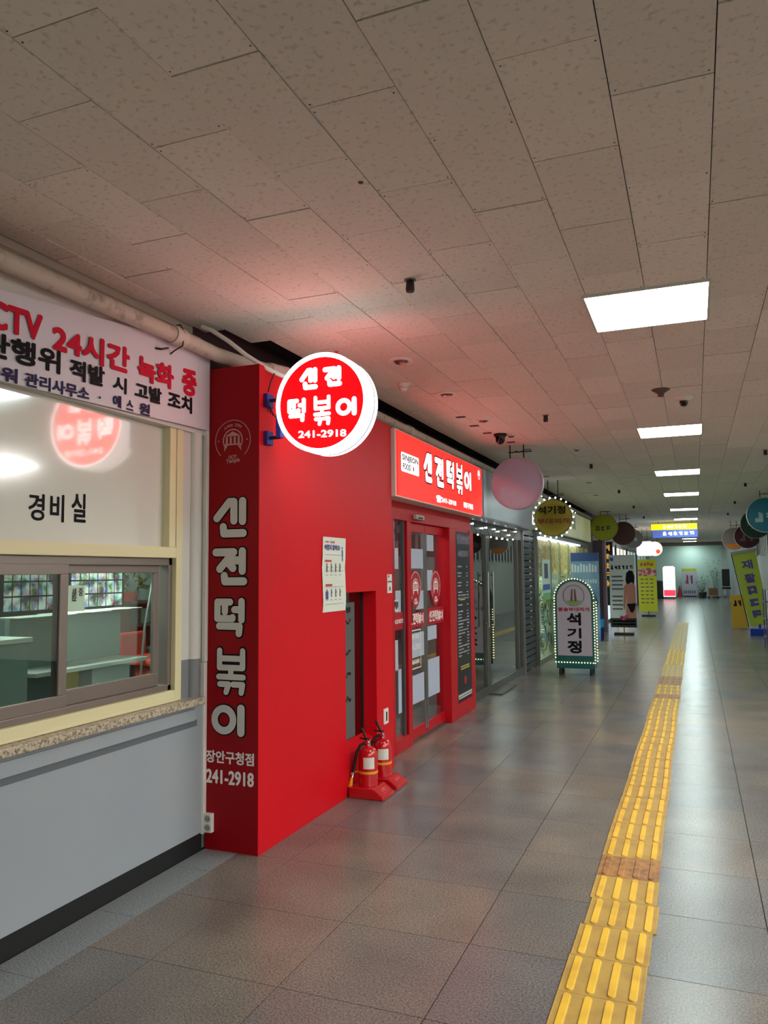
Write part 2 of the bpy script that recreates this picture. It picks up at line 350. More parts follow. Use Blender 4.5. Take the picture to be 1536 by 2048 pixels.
# floor ---------------------------------------------------------------
floor = MB().box(-5.4, 7.6, -6, 52, -.12, -.006).build('floor', M_grout, label='polished grey granite tile floor of the arcade corridor', cat='floor', kind='structure')
floor['_o'] = tuple(floor.location)
cells = []
T = .583; xe = [-2.10+T*i for i in range(8)]
cols = [(-2.42, -2.10)]+[(xe[i], xe[i+1]) for i in range(7)]
ys = [3.255-.583*4+.583*k for k in range(0, 80)]
for y in ys:
    for a, c in cols: cells.append((a+.002, c-.002, y+.0018, y+T-.0018, 0))
    if y > 5.6: cells.append((-3.0+.0015, -2.42-.0015, y+.0015, y+T-.0015, 0))
shared_tiles(floor, 'floor_tile', M_floor, cells, 280, .006, .0, -1, 'far_floor_tiles')
cells = [(-2.64, -2.4215, 2.97+.576*k+.0015, 2.97+.576*(k+1)-.0015, 0) for k in range(-3, 5)]
shared_tiles(floor, 'border_tile', M_border, cells, 99, .006, 0, -1)
# ceiling -------------------------------------------------------------
ceil = MB().box(-2.73, 7.6, -6, 3.80, CZ+.016, CZ+.06).box(-2.45, 7.6, 3.80, 11, CZ+.016, CZ+.06).box(-2.45, 1.8, 11, 50, CZ+.016, CZ+.06).build('ceiling', M_dark,
      label='low ceiling of staggered pale speckled acoustic tiles', cat='ceiling', kind='structure')
LIGHT_Y = [4.19+3.9*k for k in range(0, 12)]  # the last one is added to brighten the end wall
LIGHT_Y[1:6] = [8.36, 12.13, 15.78, 19.9, 23.78]
LY_ALL = LIGHT_Y
TX = .3003
def lit(y0, y1, x0, x1): return any(y0 < ly+.63 and y1 > ly+.01 and x0 < .08 and x1 > -.45 for ly in LY_ALL)
cells = []
for k in range(-8, 8):
    x0 = -.49+TX*k; x1 = x0+TX
    off = 1.808 if k % 2 else 2.109
    y = off-.603*3
    while y < 49:
        a0, a1, b0, b1 = max(x0, -2.73), min(x1, 1.66), y, y+.603
        if a1-a0 > .03:
            if y > 3.65 and a0 < -2.45: a0 = -2.45
            if a1-a0 > .03:
                segs = [(b0, b1)]
                if lit(b0, b1, a0, a1):
                    segs = []
                    for ly in LY_ALL:
                        if b0 < ly+.63 and b1 > ly+.01:
                            if ly-.006-b0 > .03: segs.append((b0, ly-.006))
                            if b1-(ly+.646) > .03: segs.append((ly+.646, b1))
                for s0, s1 in segs: cells.append((a0+.0018, a1-.0018, s0+.0022, s1-.0022, CZ))
        y += .603
cells = [c for c in cells if c[2] > .9]+[c for c in cells if c[2] <= .9]
near = sorted([c for c in cells if c[2] > .9 and (c[0] > -2.73)], key=lambda c: c[2])
shared_tiles(ceil, 'ceiling_tile', M_tile, near+[c for c in cells if c[2] <= .9], 295, .015, .0022, 1, 'far_ceiling_tiles')
# screws at the joints
mb = MB()
for c in near:
    if c[2] > 7: continue
    for x in (c[0]+.012, c[1]-.012):
        for y in (c[2]+.022, c[3]-.022):
            if random.random() < .8: mb.lathe([(.0034,0),(.0022,-.0018)], (x+random.uniform(-.004,.004), y+random.uniform(-.006,.006), CZ), n=6)
mb.build('screw_heads', mat('screw', srgb(46,40,34), .6), ceil, kind='stuff')
# LED panels
def led(y, first=[0]):
    t = thing('ceiling_light', (-.185, y+.32, CZ), {0:'largest and nearest square white ceiling light panel',1:'second square ceiling light panel from the camera',
        2:'third ceiling light panel in the receding row',3:'fourth ceiling light panel in the receding row',4:'fifth ceiling light panel in the receding row',5:'sixth ceiling light panel, just before the yellow hanging sign'}.get(first[0],
        ['far ceiling light panel directly behind the hanging yellow sign','second ceiling light panel behind the hanging yellow sign','third ceiling light panel behind the hanging yellow sign','fourth ceiling light panel behind the hanging yellow sign','ceiling light panel just before the far beam','added last ceiling light panel that brightens the green end wall'][min(max(first[0]-6,0),5)]), 'ceiling light', 'ceiling light panels along the corridor'); first[0] += 1
    x0, x1, y0, y1 = -.50, .120, y, y+.64
    f = MB()
    for b in ((x0-.012,x0,y0-.012,y1+.012),(x1,x1+.012,y0-.012,y1+.012),(x0,x1,y0-.012,y0),(x0,x1,y1,y1+.012)): f.box(*b, CZ-.014, CZ+.012)
    f.build('frame', M_white, t); BX('diffuser', M_led, t, x0, x1, y0, y1, CZ-.008, CZ+.008)
for y in LIGHT_Y: led(y)
BX('rear_light_block', M_white, None, -5.4, 7.6, -6.15, -6, 0, 3.1, kind='structure', label='plain unseen wall added behind the camera to block light from the rear', cat='wall')  # added out of view to keep world light from coming in behind
# assumed unseen hall right of the camera, added with lamps to light the foreground
BX('wall_hall', mat('hall_wall', srgb(196,192,184), .6), None, 7.45, 7.6, -6, 11, 0, 3.1, kind='structure', label='plain wall on the far side of the assumed unseen hall', cat='wall')
BX('wall_hall_end', MATS['hall_wall'], None, 1.82, 7.6, 11, 11.15, 0, 3.1, kind='structure', label='plain end wall of the assumed unseen hall', cat='wall')
for hx in (2.9, 5.2):
    for hy in (-3.6, .2, 4.0, 7.8):
        t = thing('ceiling_light', (hx, hy, CZ), ['nearest','second','third','farthest'][[-3.6,.2,4.0,7.8].index(hy)]+' added fill light panel in the assumed hall right of the picture, '+('row by the corridor' if hx < 3 else 'row by the hall wall'), 'ceiling light', 'added hall fill lights')
        BX('diffuser', M_hall_fill, t, hx-.31, hx+.31, hy-.31, hy+.31, CZ-.010, CZ-.002)

# void over the shop fronts
BX('trim_1', M_maroon, None, -2.80, -2.76, 3.803, 46, 2.70, 3.2, kind='structure', label='dark maroon band in the gap between shop fronts and ceiling', cat='trim')
BX('trim_2', M_dark, None, -2.9, -2.45, 3.86, 46, CZ+.10, CZ+.14, kind='structure', label='black slab soffit above the open gap over the shop fronts', cat='trim')
# booth walls -----------------------------------------------------------
wb = BX('wall_left', M_greyp, None, -2.80, -2.64, -1.5, 3.80, .10, .82, kind='structure', label='grey-blue painted lower wall under the guard booth window', cat='wall')
BX('shadow_strip', mat('groove_shade', srgb(96,102,108), .7), wb, -2.641, -2.6375, -1.5, 3.735, .700, .735)  # thin dark strip painted as the shade of the groove
BX('top_rail', M_greyp, wb, -2.64, -2.622, -1.5, 3.70, .735, .80, bevel=.003)
BX('baseboard_left', M_black, None, -2.80, -2.645, -1.5, 3.80, 0, .10, kind='structure', label='black baseboard under the grey booth wall', cat='baseboard')
w2 = BX('wall_upper', M_white, None, -2.80, -2.64, -1.5, 3.80, 2.36, 2.885, kind='structure', label='white wall strip above the booth window behind the notice banner', cat='wall')
BX('wall_top', mat('beam_beige', srgb(176,168,152), .7), None, -2.86, -2.74, -1.5, 3.80, 2.885, 3.2, kind='structure', label='beige wall strip set back under the ceiling above the booth', cat='wall')
sill = BX('trim_3', M_granite, None, -2.86, -2.58, -1.5, 3.735, .824, .863, kind='structure', bevel=.006, label='speckled beige granite sill below the booth window', cat='sill')
pil = BX('wall_jamb', M_white, None, -2.80, -2.66, 3.585, 3.80, .863, 2.37, kind='structure', label='white jamb wall between booth window and red pillar', cat='wall')
MB().lathe([(.045,.863),(.045,2.37)], (-2.668, 3.725, 0), n=20).build('half_round_moulding', M_white, pil, smooth=True)
gt = mat('grey_tape', srgb(122,124,128), .6)
mb = MB().box(-2.662, -2.6585, 3.586, 3.69, .864, 1.075); mb.lathe([(.0462,.864),(.0462,1.075)], (-2.668, 3.725, 0), n=20); mb.build('grey_skirting', gt, pil, smooth=True)
# window_1: cream frame
win = thing('window_1', (-2.67, 2.4, .87), 'guard booth window with cream frame, white upper panel and taupe sliding sashes', 'window', kind='structure')
fr = MB().box(-2.74,-2.648,-1.5,3.5445,1.64,1.70).box(-2.74,-2.648,3.545,3.60,.864,2.37).box(-2.74,-2.648,-1.5,3.5445,.864,.925)
fr.box(-2.70,-2.644,-1.5,3.544,.8645,.880).box(-2.72,-2.655,3.49,3.545,1.70,2.37)
fr.build('cream_frame', M_cream, win, bevel=.003)
a = math.radians(1.2); L = 3.5-(-1.5)
pan = MB().add([(-2.705,3.495,1.70),(-2.705+L*math.sin(a),-1.5,1.70),(-2.705+L*math.sin(a),-1.5,2.40),(-2.705,3.495,2.40),
                (-2.715,3.495,1.70),(-2.715+L*math.sin(a),-1.5,1.70),(-2.715+L*math.sin(a),-1.5,2.40),(-2.715,3.495,2.40)],
               [(0,3,2,1),(4,5,6,7),(0,1,5,4),(2,3,7,6),(1,2,6,5),(0,4,7,3)]).build('upper_panel', M_gloss, win)
FP = (V((-2.705+(3.495)*math.sin(a), 0, 0)), V((-math.sin(a), math.cos(a), 0)), V((0,0,1)), V((math.cos(a), math.sin(a), 0)))
s_ = 2.69/2.64
for ch, a0, a1, z0, z1 in (('경',2.502,2.592,1.788,1.906),('비',2.625,2.708,1.789,1.913),('실',2.755,2.846,1.795,1.930)):
    text('lettering', ch, FP, a0*s_, 1.55+(z0-1.55)*s_, a1*s_, 1.55+(z1-1.55)*s_, M_btxt, win, .016)
# aluminium outer frame and sashes
fo = MB().box(-2.74,-2.675,-1.5,3.545,1.600,1.64).box(-2.74,-2.675,3.515,3.545,.925,1.64).box(-2.74,-2.675,-1.5,3.545,.925,.955)
fo.build('aluminium_frame', M_alu, win, bevel=.003)
def sash(y0, y1, x, w, wb_, name, gm):
    m_ = MB().box(x-.02,x,y0,y1,1.605-w,1.605).box(x-.02,x,y0,y1,.955,.955+wb_).box(x-.02,x,y1-w,y1,.955+wb_,1.605-w).box(x-.02,x,y0,y0+w,.955+wb_,1.605-w)
    s = m_.build(name, M_alu, win, bevel=.003); BX('glass_pane', gm, s, x-.012, x-.008, y0+w, y1-w, .955+wb_, 1.605-w); return s
sash(1.25, 2.785, -2.676, .05, .055, 'sliding_sash', M_glassd)
sash(2.735, 3.47, -2.702, .045, .07, 'sliding_sash', M_glass)
sash(-.3, 1.30, -2.702, .045, .07, 'sliding_sash', M_glass)
# booth interior
room = MB().box(-5.0,-4.95,-1.5,5.8,0,3.0).box(-5.0,-2.8,-1.55,-1.5,0,3.0).box(-5.0,-2.66,5.80,5.85,0,3.0).box(-5.0,-2.86,-1.5,5.8,2.6,2.65).box(-2.70,-2.66,3.82,5.8,0,2.7).build('wall_booth', mat('booth_wall', srgb(150,170,162), .8), kind='structure', label='pale green interior walls of the guard booth', cat='wall')
bl = thing('booth_lamp', (-4.1, 3.2, 2.58), 'ceiling lamp inside the guard booth', 'lamp')
BX('diffuser', mat('booth_led', (1,1,1,1), .5, emit=(.85,1,.95,1), power=17), bl, -4.4, -3.8, 2.2, 4.2, 2.56, 2.58)

# ================================================================== RED SHOP FRONT
XR = -2.29
wr_ = MB().box(-2.64, XR, 3.82, 4.992, 0, 2.76)
wall_red = wr_.build('wall_front', M_red, kind='structure', bevel=.002, label='bright red clad pillar and wall of the snack shop', cat='wall'); wall_red['_o'] = tuple(wall_red.location)
mb = MB().box(-2.62, XR-.003, 4.994, 5.912, 1.41, 2.76).box(-2.62, XR-.003, 5.56, 5.912, 0, 1.41).box(-2.62, XR-.003, 4.994, 5.56, 0, .29)
mb.add([(-2.40,4.994,.335),(XR-.003,4.994,.29),(XR-.003,5.56,.29),(-2.40,5.56,.335),(-2.40,4.994,.28),(-2.40,5.56,.28)], [(0,1,2,3),(0,4,1),(3,2,5)])
mb.build('red_cladding', M_red, wall_red)
BX('recess_side', M_red, wall_red, -2.62, -2.40, 4.94, 4.996, .29, 1.41)
rg = BX('narrow_glass', glass('dark_glass', (.62,.68,.68,1), 1.5), wall_red, -2.412, -2.406, 4.996, 5.56, .33, 1.41)
BX('black_seal', M_black, wall_red, -2.42, -2.400, 5.535, 5.56, .33, 1.41)
BX('grey_film', mat('grey_film', srgb(84,98,98), .35), wall_red, -2.4058, -2.4045, 4.997, 5.40, .335, 1.33)
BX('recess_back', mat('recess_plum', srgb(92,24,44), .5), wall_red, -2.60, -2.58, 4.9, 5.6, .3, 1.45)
g = MB()
for i, (z, h) in enumerate(((1.28,.10),(1.19,.05),(.96,.05),(.80,.05),(.62,.06))):
    for j in range(4): g.obox((-2.4035, 5.20+.035*j+.01*(i%2), z+.012*math.sin(j*2+i)), (0,1,0), (0,0,1), (1,0,0), .012+.008*((i+j)%2), h*.2, .001)
g.build('scuff_marks', M_black, rg, kind='stuff')
# lettering down the pillar (black outline behind silver strokes)
FPil = FY(3.8186)
BX('pillar_sheet', mat('deep_red_sheet', srgb(148,4,16), .45, spec=.2), wall_red, -2.638, -2.2925, 3.8188, 3.8202, .004, 2.757)  # thin deep red sheet over the pillar's front face
for ch, z0, z1, x0, x1 in (('신',1.752,1.994,-2.603,-2.357),('전',1.478,1.705,-2.603,-2.357),('떡',1.186,1.418,-2.598,-2.362),('볶',.855,1.141,-2.575,-2.36),('이',.636,.818,-2.592,-2.364)):
    o_ = MB(); strokes(o_, ch, FPil, x0+.012, z0+.014, x1-.012, z1-.014, {'볶':.050,'떡':.056}.get(ch,.062), .0004, .002)
    oo = o_.build('letter_outline', M_btxt, wall_red)
    i_ = MB(); strokes(i_, ch, FPil, x0+.012, z0+.014, x1-.012, z1-.014, {'볶':.033,'떡':.040}.get(ch,.046), .002, .006)
    i_.build('letter', M_silver, oo)
text('branch_name', '장안구청점', FPil, -2.632, .482, -2.317, .552, M_wtxt, wall_red, .022)
text('phone_number', '241-2918', FPil, -2.630, .368, -2.317, .446, M_wtxt, wall_red, .03)
emblem(FPil, (-2.466, 2.325), .120, mat('emblem_pale', srgb(196,150,148), .5), wall_red)
# header and door frame ------------------------------------------------
XD = -2.41
dr = thing('door_1', (XD, 7.0, 0), 'red framed glass sliding doors of the snack shop', 'door', kind='structure')
fr = MB().box(-2.50, XD, 5.914, 8.74, 2.015, 2.20).box(-2.50,XD,5.914,6.27,0,2.015)
fr.box(-2.50,XD,6.255,6.60,0,.113).box(-2.50,XD,6.60,6.70,0,2.015)
fr.build('door_frame', M_redd, dr, bevel=.003)
MB().box(-2.50,XD+.035,7.79,8.02,0,2.015).box(-2.50,XD+.03,8.02,8.75,0,.155).box(-2.50,XD+.03,8.59,8.75,.155,2.015).box(-2.50,XD+.02,8.02,8.59,1.985,2.015).build('menu_frame', M_redd, dr, bevel=.003)
def leaf(y0, y1, lb):
    x = -2.445
    s = MB().box(x-.03,x,y0,y1,1.93,2.01).box(x-.03,x,y0,y1,.02,.115).box(x-.03,x,y0,y0+.02,.115,1.93)
    o = s.build('sliding_door', M_redd, dr, label=lb)
    MB().box(x-.03,x+.002,y1-.035 if y0 < 7 else y0,y1 if y0 < 7 else y0+.035,.06,1.93).build('steel_stile', M_steel, o)
    BX('door_glass', M_glass, o, x-.018, x-.012, y0+.02, y1-.02, .115, 1.93); return o
d1 = leaf(6.70, 7.19, 'left leaf with phone sticker'); d2 = leaf(7.20, 7.80, 'right leaf')
BX('fixed_glass', M_glass, dr, XD-.04, XD-.034, 6.27, 6.60, .113, 2.015)
BX('dark_mullion', mat('mullion_grey', srgb(70,76,80), .4), dr, XD-.05, XD-.02, 6.55, 6.575, .113, 2.015)
BX('door_handle', M_black, d1, -2.445, -2.41, 6.705, 6.725, 1.09, 1.28, bevel=.004)
# films and stickers
FD = FX(-2.444); FDf = FX(XD-.033)
M_film = mat('pale_film', srgb(176,186,202), .5); M_redf = mat('red_film', srgb(176,20,40), .35)
def rect(mb, F, a0, a1, b0, b1, d0=0, d1=.001): return mb.prism([(a0,b0),(a1,b0),(a1,b1),(a0,b1)], F, d0, d1)
mb = MB()
rect(mb, FDf, 6.275, 6.36, 1.765, 1.935); rect(mb, FDf, 6.36, 6.45, 1.58, 1.765); rect(mb, FDf, 6.275, 6.36, 1.9, 2.0); rect(mb, FDf, 6.37, 6.50, 1.19, 1.39); rect(mb, FDf, 6.30,6.42,.70,.96); rect(mb, FDf, 6.42,6.50,.32,.70)
mb.build('checker_film', M_film, dr, kind='stuff')
mb = MB(); rect(mb, FD, 6.72, 7.13, 1.585, 1.77); rect(mb, FD, 6.90, 7.13, 1.20, 1.375); rect(mb, FD, 6.74, 7.13, .76, .985); rect(mb, FD, 6.72, 7.12, .34, .60)
mb.build('checker_film', M_film, d1, kind='stuff')
mb = MB(); rect(mb, FD, 7.25, 7.46, 1.76, 1.92); rect(mb, FD, 7.25, 7.42, 1.37, 1.57); rect(mb, FD, 7.24, 7.52, .885, 1.02); rect(mb, FD, 7.24, 7.60, .34, .70)
mb.build('checker_film', M_film, d2, kind='stuff')
rb = MB(); rect(rb, FD, 6.72, 7.15, 1.035, 1.175, .0012, .002); rb.build('red_band', M_redf, d1)
rb = MB(); rect(rb, FD, 7.24, 7.78, 1.035, 1.20, .0012, .002); rb.build('red_band', M_redf, d2)
rb = MB(); rect(rb, FDf, 6.27, 6.60, 1.045, 1.20, .0012, .002); rb.build('red_band', M_redf, dr)
rb = MB(); rect(rb, FDf, 6.275, 6.44, 1.21, 1.31, .0012, .002); rb.build('name_sticker', M_paper, dr)
text('lettering', '신전떡볶이', FDf, 6.285, 1.225, 6.43, 1.30, M_btxt, dr, .02, (.002,.003))
text('lettering', 'FOOD◊SYS', FDf, 6.285, 1.10, 6.56, 1.14, M_wtxt, dr, .02, (.002,.003))
def shopname(F, a0, a1, b0, b1, par, wd=.014):
    w = (a1-a0)/5; o_ = MB()
    for i, ch in enumerate('신전떡볶이'): strokes(o_, ch, F, a0+i*w+.004, b0, a0+(i+1)*w-.004, b1, wd, .002, .003)
    return o_.build('shop_name', M_wtxt, par)
shopname(FD, 6.73, 7.12, 1.065, 1.165, d1); shopname(FD, 7.28, 7.74, 1.062, 1.165, d2)
for c, p in (((6.90,1.41), d1), ((7.51,1.41), d2)):
    mb = MB(); mb.prism([(c[0]+.155*math.cos(t), c[1]+.155*math.sin(t)) for t in [(-40+i*260/24)*PI/180 for i in range(25)]]+[(c[0]-.07,c[1]-.17),(c[0],c[1]-.205),(c[0]+.07,c[1]-.17)], FD, .0014, .0022)
    s = mb.build('round_sticker', M_redf, p)
    emblem(FD, (c[0],c[1]), .145, M_wtxt, s, words=True, lift=.0024)
mb = MB()
for b in ((6.735,7.03,1.005,1.015),(6.735,7.03,.655,.665),(7.022,7.03,.665,1.005)): rect(mb, FD, *b, .0014, .0022)
mb.build('sticker_outline', M_wtxt, d1)
text('lettering', '241-2918', FD, 6.74, .83, 7.00, .885, M_wtxt, d1, .02, (.0014,.0022)); text('lettering', '장안구청점', FD, 6.76, .93, 6.98, .975, M_wtxt, d1, .02, (.0014,.0022))
marks(11, FD, 6.74, .70, 6.98, .74, M_wtxt, d1)
# black menu panel
mp = MB().box(-2.40,-2.378,8.03,8.585,.165,1.98).build('menu_panel', mat('menu_black', srgb(26,28,38), .3), dr)
FM = FX(-2.3778); mb = MB(); gm = MB(); rr = random.Random(3)
z = 1.60
while z > .62:
    a0 = 8.08; 
    for seg in range(rr.choice((1,1,2))): 
        w_ = rr.uniform(.10,.2); rect(mb, FM, a0, a0+w_, z, z+.014); a0 += w_+.02
    rect(mb, FM, 8.42, 8.42+rr.uniform(.05,.09), z, z+.014); z -= .034 if rr.random() < .9 else .07
for z in (.52,.495): rect(gm, FM, 8.15, 8.48, z, z+.014)
rect(gm, FM, 8.15, 8.36, 1.24, 1.262)
mb.build('menu_lines', mat('menu_grey', srgb(150,152,160), .6), mp, kind='stuff'); gm.build('gold_lines', mat('menu_gold', srgb(178,160,60), .6), mp, kind='stuff')
mb = MB(); rect(mb, FM, 8.06, 8.56, 1.86, 1.95); rect(mb, FM, 8.10,8.50,1.72,1.78); mb.build('photo_strip', mat('menu_photo', srgb(120,112,134), .5, noise=(30, srgb(60,52,60), .4, .6)), mp)
mb = MB()
for i in range(16): rect(mb, FM, 8.05+i*.033, 8.068+i*.033, .215, .24)
rect(mb, FM, 8.05, 8.565, .195, .205); mb.build('white_check', M_wtxt, mp, kind='stuff')
MB().disc((8.32,.37), .045, FM, 0, .001, 20).build('red_emblem', M_redf, mp)
# shop interior
si = MB().box(-4.6,-4.55,5.9,8.9,0,2.7).box(-4.6,-2.52,8.78,8.83,0,2.7).box(-4.6,-2.64,5.86,5.9,0,2.7).build('wall_shop', mat('shop_red_wall', srgb(110,24,40), .6), kind='structure', label='dim red interior walls behind the sliding doors', cat='wall')
BX('ceiling_shop', mat('shop_ceiling', srgb(80,76,80), .8), None, -4.6, -2.52, 5.9, 8.8, 2.62, 2.7, kind='structure', label='dark ceiling inside the snack shop', cat='ceiling')
ct = thing('counter', (-3.6, 7.4, 0), 'pale service counter seen through the sliding doors', 'counter')
BX('body', mat('counter_grey', srgb(150,156,164), .6), ct, -3.9, -3.4, 6.3, 8.4, .1, .95, bevel=.01); BX('plinth', M_black, ct, -3.88, -3.45, 6.3, 8.4, 0, .1); BX('top', M_white, ct, -3.95, -3.36, 6.25, 8.45, .95, .99, bevel=.006)
sl = thing('shop_lamp', (-3.4,7.2,2.6), 'dim ceiling lamp inside the snack shop', 'lamp'); BX('diffuser', mat('shop_led', (1,1,1,1), .5, emit=(1,.9,.95,1), power=14), sl, -3.7,-3.1,6.8,7.6,2.58,2.6)
# sensor over door
t = thing('door_sensor', (-2.39,6.87,2.07), 'small grey automatic door sensor on the red header', 'sensor')
BX('housing', mat('sensor_grey', srgb(168,166,158), .4), t, -2.408, -2.37, 6.75, 6.98, 2.04, 2.085, bevel=.006); BX('lens', M_black, t, -2.372, -2.368, 6.80, 6.93, 2.048, 2.062)
BX('wall_header', M_red, None, -2.62, -2.43, 5.914, 8.74, 2.20, 2.76, kind='structure', label='red wall band behind the horizontal light box sign', cat='wall')

# ================================================================== THINGS ON THE LEFT
# banner
bn = thing('banner', (-2.612, 2.9, 2.35), 'white vinyl notice banner with red and black Korean lettering above booth window', 'banner')
mb = MB(); z0a, z0b, z1a, z1b = 2.355, 2.395, 2.735, 2.875
vs = []; n = 18
for i in range(n+1):
    y = 1.55+(3.812-1.55)*i/n; t_ = (y-2.33)/(3.82-2.33); w_ = .003*math.sin(i*1.7)
    for z in (2.352+.038*t_, 2.735+.143*t_): vs += [(-2.625+w_, y, z), (-2.621+w_, y, z)]
fs = []
for i in range(n):
    a_ = 4*i; b_ = 4*(i+1); fs += [(a_+1,b_+1,b_+3,a_+3),(a_,a_+2,b_+2,b_),(a_+2,a_+3,b_+3,b_+2),(a_,b_,b_+1,a_+1)]
fs += [(0,1,3,2),(4*n,4*n+2,4*n+3,4*n+1)]
mb.add(vs, fs).build('vinyl_sheet', mat('vinyl_white', srgb(208,204,212), .55), bn)
FB = FX(-2.617)
def bt(txt, y0, y1, za0, za1, m_, sl=0, bold=.03): text('lettering', txt, FB, y0, za0, y1, za1, m_, bn, bold, (.0, .002), quad=sl)
bt('CCTV', 2.145, 2.537, 2.550, 2.672, M_rtxt, .018, .045)
bt('24시간', 2.592, 3.103, 2.545, 2.682, M_rtxt, .012, .045); bt('녹화', 3.163, 3.462, 2.548, 2.682, M_rtxt, .008, .045); bt('중', 3.534, 3.672, 2.550, 2.703, M_rtxt, .008, .045)
bt('음란행위', 2.08, 2.644, 2.432, 2.540, M_btxt, .018, .035); bt('적발', 2.702, 2.926, 2.446, 2.543, M_btxt, .008, .035); bt('시', 2.985, 3.083, 2.452, 2.533, M_btxt, 0, .035); bt('고발', 3.147, 3.359, 2.453, 2.537, M_btxt, .003, .035); bt('조치', 3.415, 3.630, 2.453, 2.547, M_btxt, .003, .035)
bt('타워', 2.23, 2.409, 2.345, 2.408, M_ntxt, .010, .03); bt('관리사무소', 2.448, 2.826, 2.356, 2.418, M_ntxt, .012, .03); bt('·', 2.89, 2.902, 2.393, 2.405, M_ntxt, 0, .02)
bt('에', 2.988, 3.045, 2.374, 2.436, M_ntxt); bt('스', 3.085, 3.135, 2.378, 2.430, M_ntxt); bt('원', 3.184, 3.264, 2.374, 2.437, M_ntxt)
# pipes
M_pj = mat('pipe_joint', srgb(196,190,178), .5)
pp = thing('ceiling_pipe', (-2.56, 3.0, 2.8), 'long stained white pipe running under the ceiling over booth and pillar', 'pipe')
path = [(-2.575,-1.5,2.80),(-2.575,3.40,2.845),(-2.575,3.60,2.845),(-2.56,3.78,2.835),(-2.50,4.02,2.825),(-2.44,4.25,2.83),(-2.40,4.5,2.84),(-2.40,6.0,2.845),(-2.40,20,2.86)]
MB().tube(path, .043, 14).build('pipe_run', M_pipe, pp, smooth=True)
for a_, b_ in (((-2.575,3.38,2.845),(-2.575,3.48,2.845)), ((-2.455,4.20,2.829),(-2.415,4.36,2.834)), ((-2.40,6.6,2.846),(-2.40,6.7,2.846))):
    MB().tube([a_, b_], .052, 16).build('coupling', M_pj, pp, smooth=True)
MB().tube([(-2.60,3.42,2.90),(-2.55,3.425,2.905),(-2.528,3.43,2.86),(-2.54,3.435,2.79),(-2.60,3.44,2.77),(-2.635,3.43,2.74)], .004, 6).build('pipe_hanger', M_rubber, pp)
MB().tube([(-2.64,3.30,2.755),(-2.60,3.33,2.75),(-2.585,3.37,2.765)], .006, 6).build('wire_tie', M_rubber, pp)
t = MB().tube([(-2.70,-1.5,2.93),(-2.70,3.80,2.925)], .035, 10).build('upper_conduit', mat('conduit_taupe', srgb(150,140,128), .6), smooth=True, label='thin beige conduit tucked between booth wall and ceiling', cat='pipe')
cb = [(-2.62,3.72,2.99),(-2.56,3.74,2.965),(-2.47,3.78,2.90),(-2.38,3.82,2.82),(-2.28,3.90,2.745),(-2.22,3.96,2.715),(-2.15,3.99,2.69),(-2.06,3.99,2.68)]
MB().tube(cb, .013, 8).build('sign_cable', M_plast, smooth=True, label='white cable looping from the ceiling to the round sign', cat='cable')
# conduit + outlet on pillar corner
t = thing('wall_conduit', (-2.633,3.80,.1), 'slim white vertical cable trunk beside the red pillar', 'conduit')
BX('upper_trunk', M_plast, t, -2.650, -2.626, 3.790, 3.818, 1.05, 2.40, bevel=.002); BX('lower_trunk', M_plast, t, -2.654, -2.628, 3.787, 3.818, .09, 1.047, bevel=.002)
t = thing('wall_outlet', (-2.60,3.80,.12), 'white double power outlet low on the dark red pillar face', 'outlet')
BX('box', M_plast, t, -2.628, -2.575, 3.79, 3.8195, .10, .205, bevel=.004)
for z in (.128, .177):
    MB().disc((-2.601, z), .019, FY(3.7898), 0, .0015, 16).build('socket', mat('socket_grey', srgb(150,150,146), .5), t)
    mb = MB()
    for dx in (-.008, .008): mb.disc((-2.601+dx, z), .0032, FY(3.788), 0, .001, 8)
    mb.build('pin_holes', M_black, t)
# round sign ----------------------------------------------------------------
rs = thing('round_sign', (-1.896, 3.88, 2.215), 'lit red and white round projecting sign of the snack shop', 'sign')
c = (-1.896, 2.496); R = .283; K = .934
MB().ring(c, R-.012, R, FY(3.89), -.075, .075, 56).build('rim', mat('rim_white_lit', (1,1,1,1), .4, emit=(1,.98,.99,1), power=1.3), rs, smooth=True)
MB().ring(c, R, R+.002, FY(3.89), -.028, -.022, 56).build('rim_seam', mat('seam_grey', srgb(120,122,150), .5), rs)
for s, nm in ((1, 'front_face'), (-1, 'rear_face')):
    Fs = FY(3.89-.07*s) if s == 1 else (V((0,3.96,0)), V((-1,0,0)), V((0,0,1)), V((0,1,0)))
    cc = (c[0]*s, c[1]); f_ = MB().disc(cc, R-.012, Fs, -.004, .0, 56).build(nm, M_signw, rs)
    MB().disc(cc, R-.026, Fs, .0, .002, 56).build('red_disc', M_signr, f_)
    g = MB(); X = cc[0]
    sgn = s
    for ch, a0, a1, b0, b1 in (('신',-.150,-.012,.078,.222),('전',.008,.145,.083,.215),('떡',-.238,-.086,-.115,.045),('볶',-.058,.075,-.150,.052),('이',.098,.244,-.100,.020)):
        g = MB(); strokes(g, ch, Fs, X+a0*K+.011, c[1]+b0*K+.011, X+a1*K-.011, c[1]+b1*K-.011, {'볶':.020,'떡':.023}.get(ch,.027), .002, .0045); g.build('letter', M_signw, f_)
    g = MB(); put(g, '241-2918', Fs, X-.140, c[1]-.190, X+.154, c[1]-.150, .022, (.002,.004), quad=-.012 if s == 1 else 0)
    g.build('phone_number', M_signw, f_)
bk = thing('sign_bracket', (-2.27,3.9,2.3), 'blue steel bracket holding the round sign on the red wall', 'bracket')
for z_ in (2.555, 2.335):
    BX('wall_plate', M_blue, bk, -2.29, -2.262, 3.865, 3.935, z_-.04, z_+.04, bevel=.004)
    BX('arm', M_black, bk, -2.262, -2.195, 3.885, 3.905, z_-.008, z_+.008)
BX('upright', M_blue, bk, -2.215, -2.183, 3.875, 3.915, 2.33, 2.575, bevel=.003)
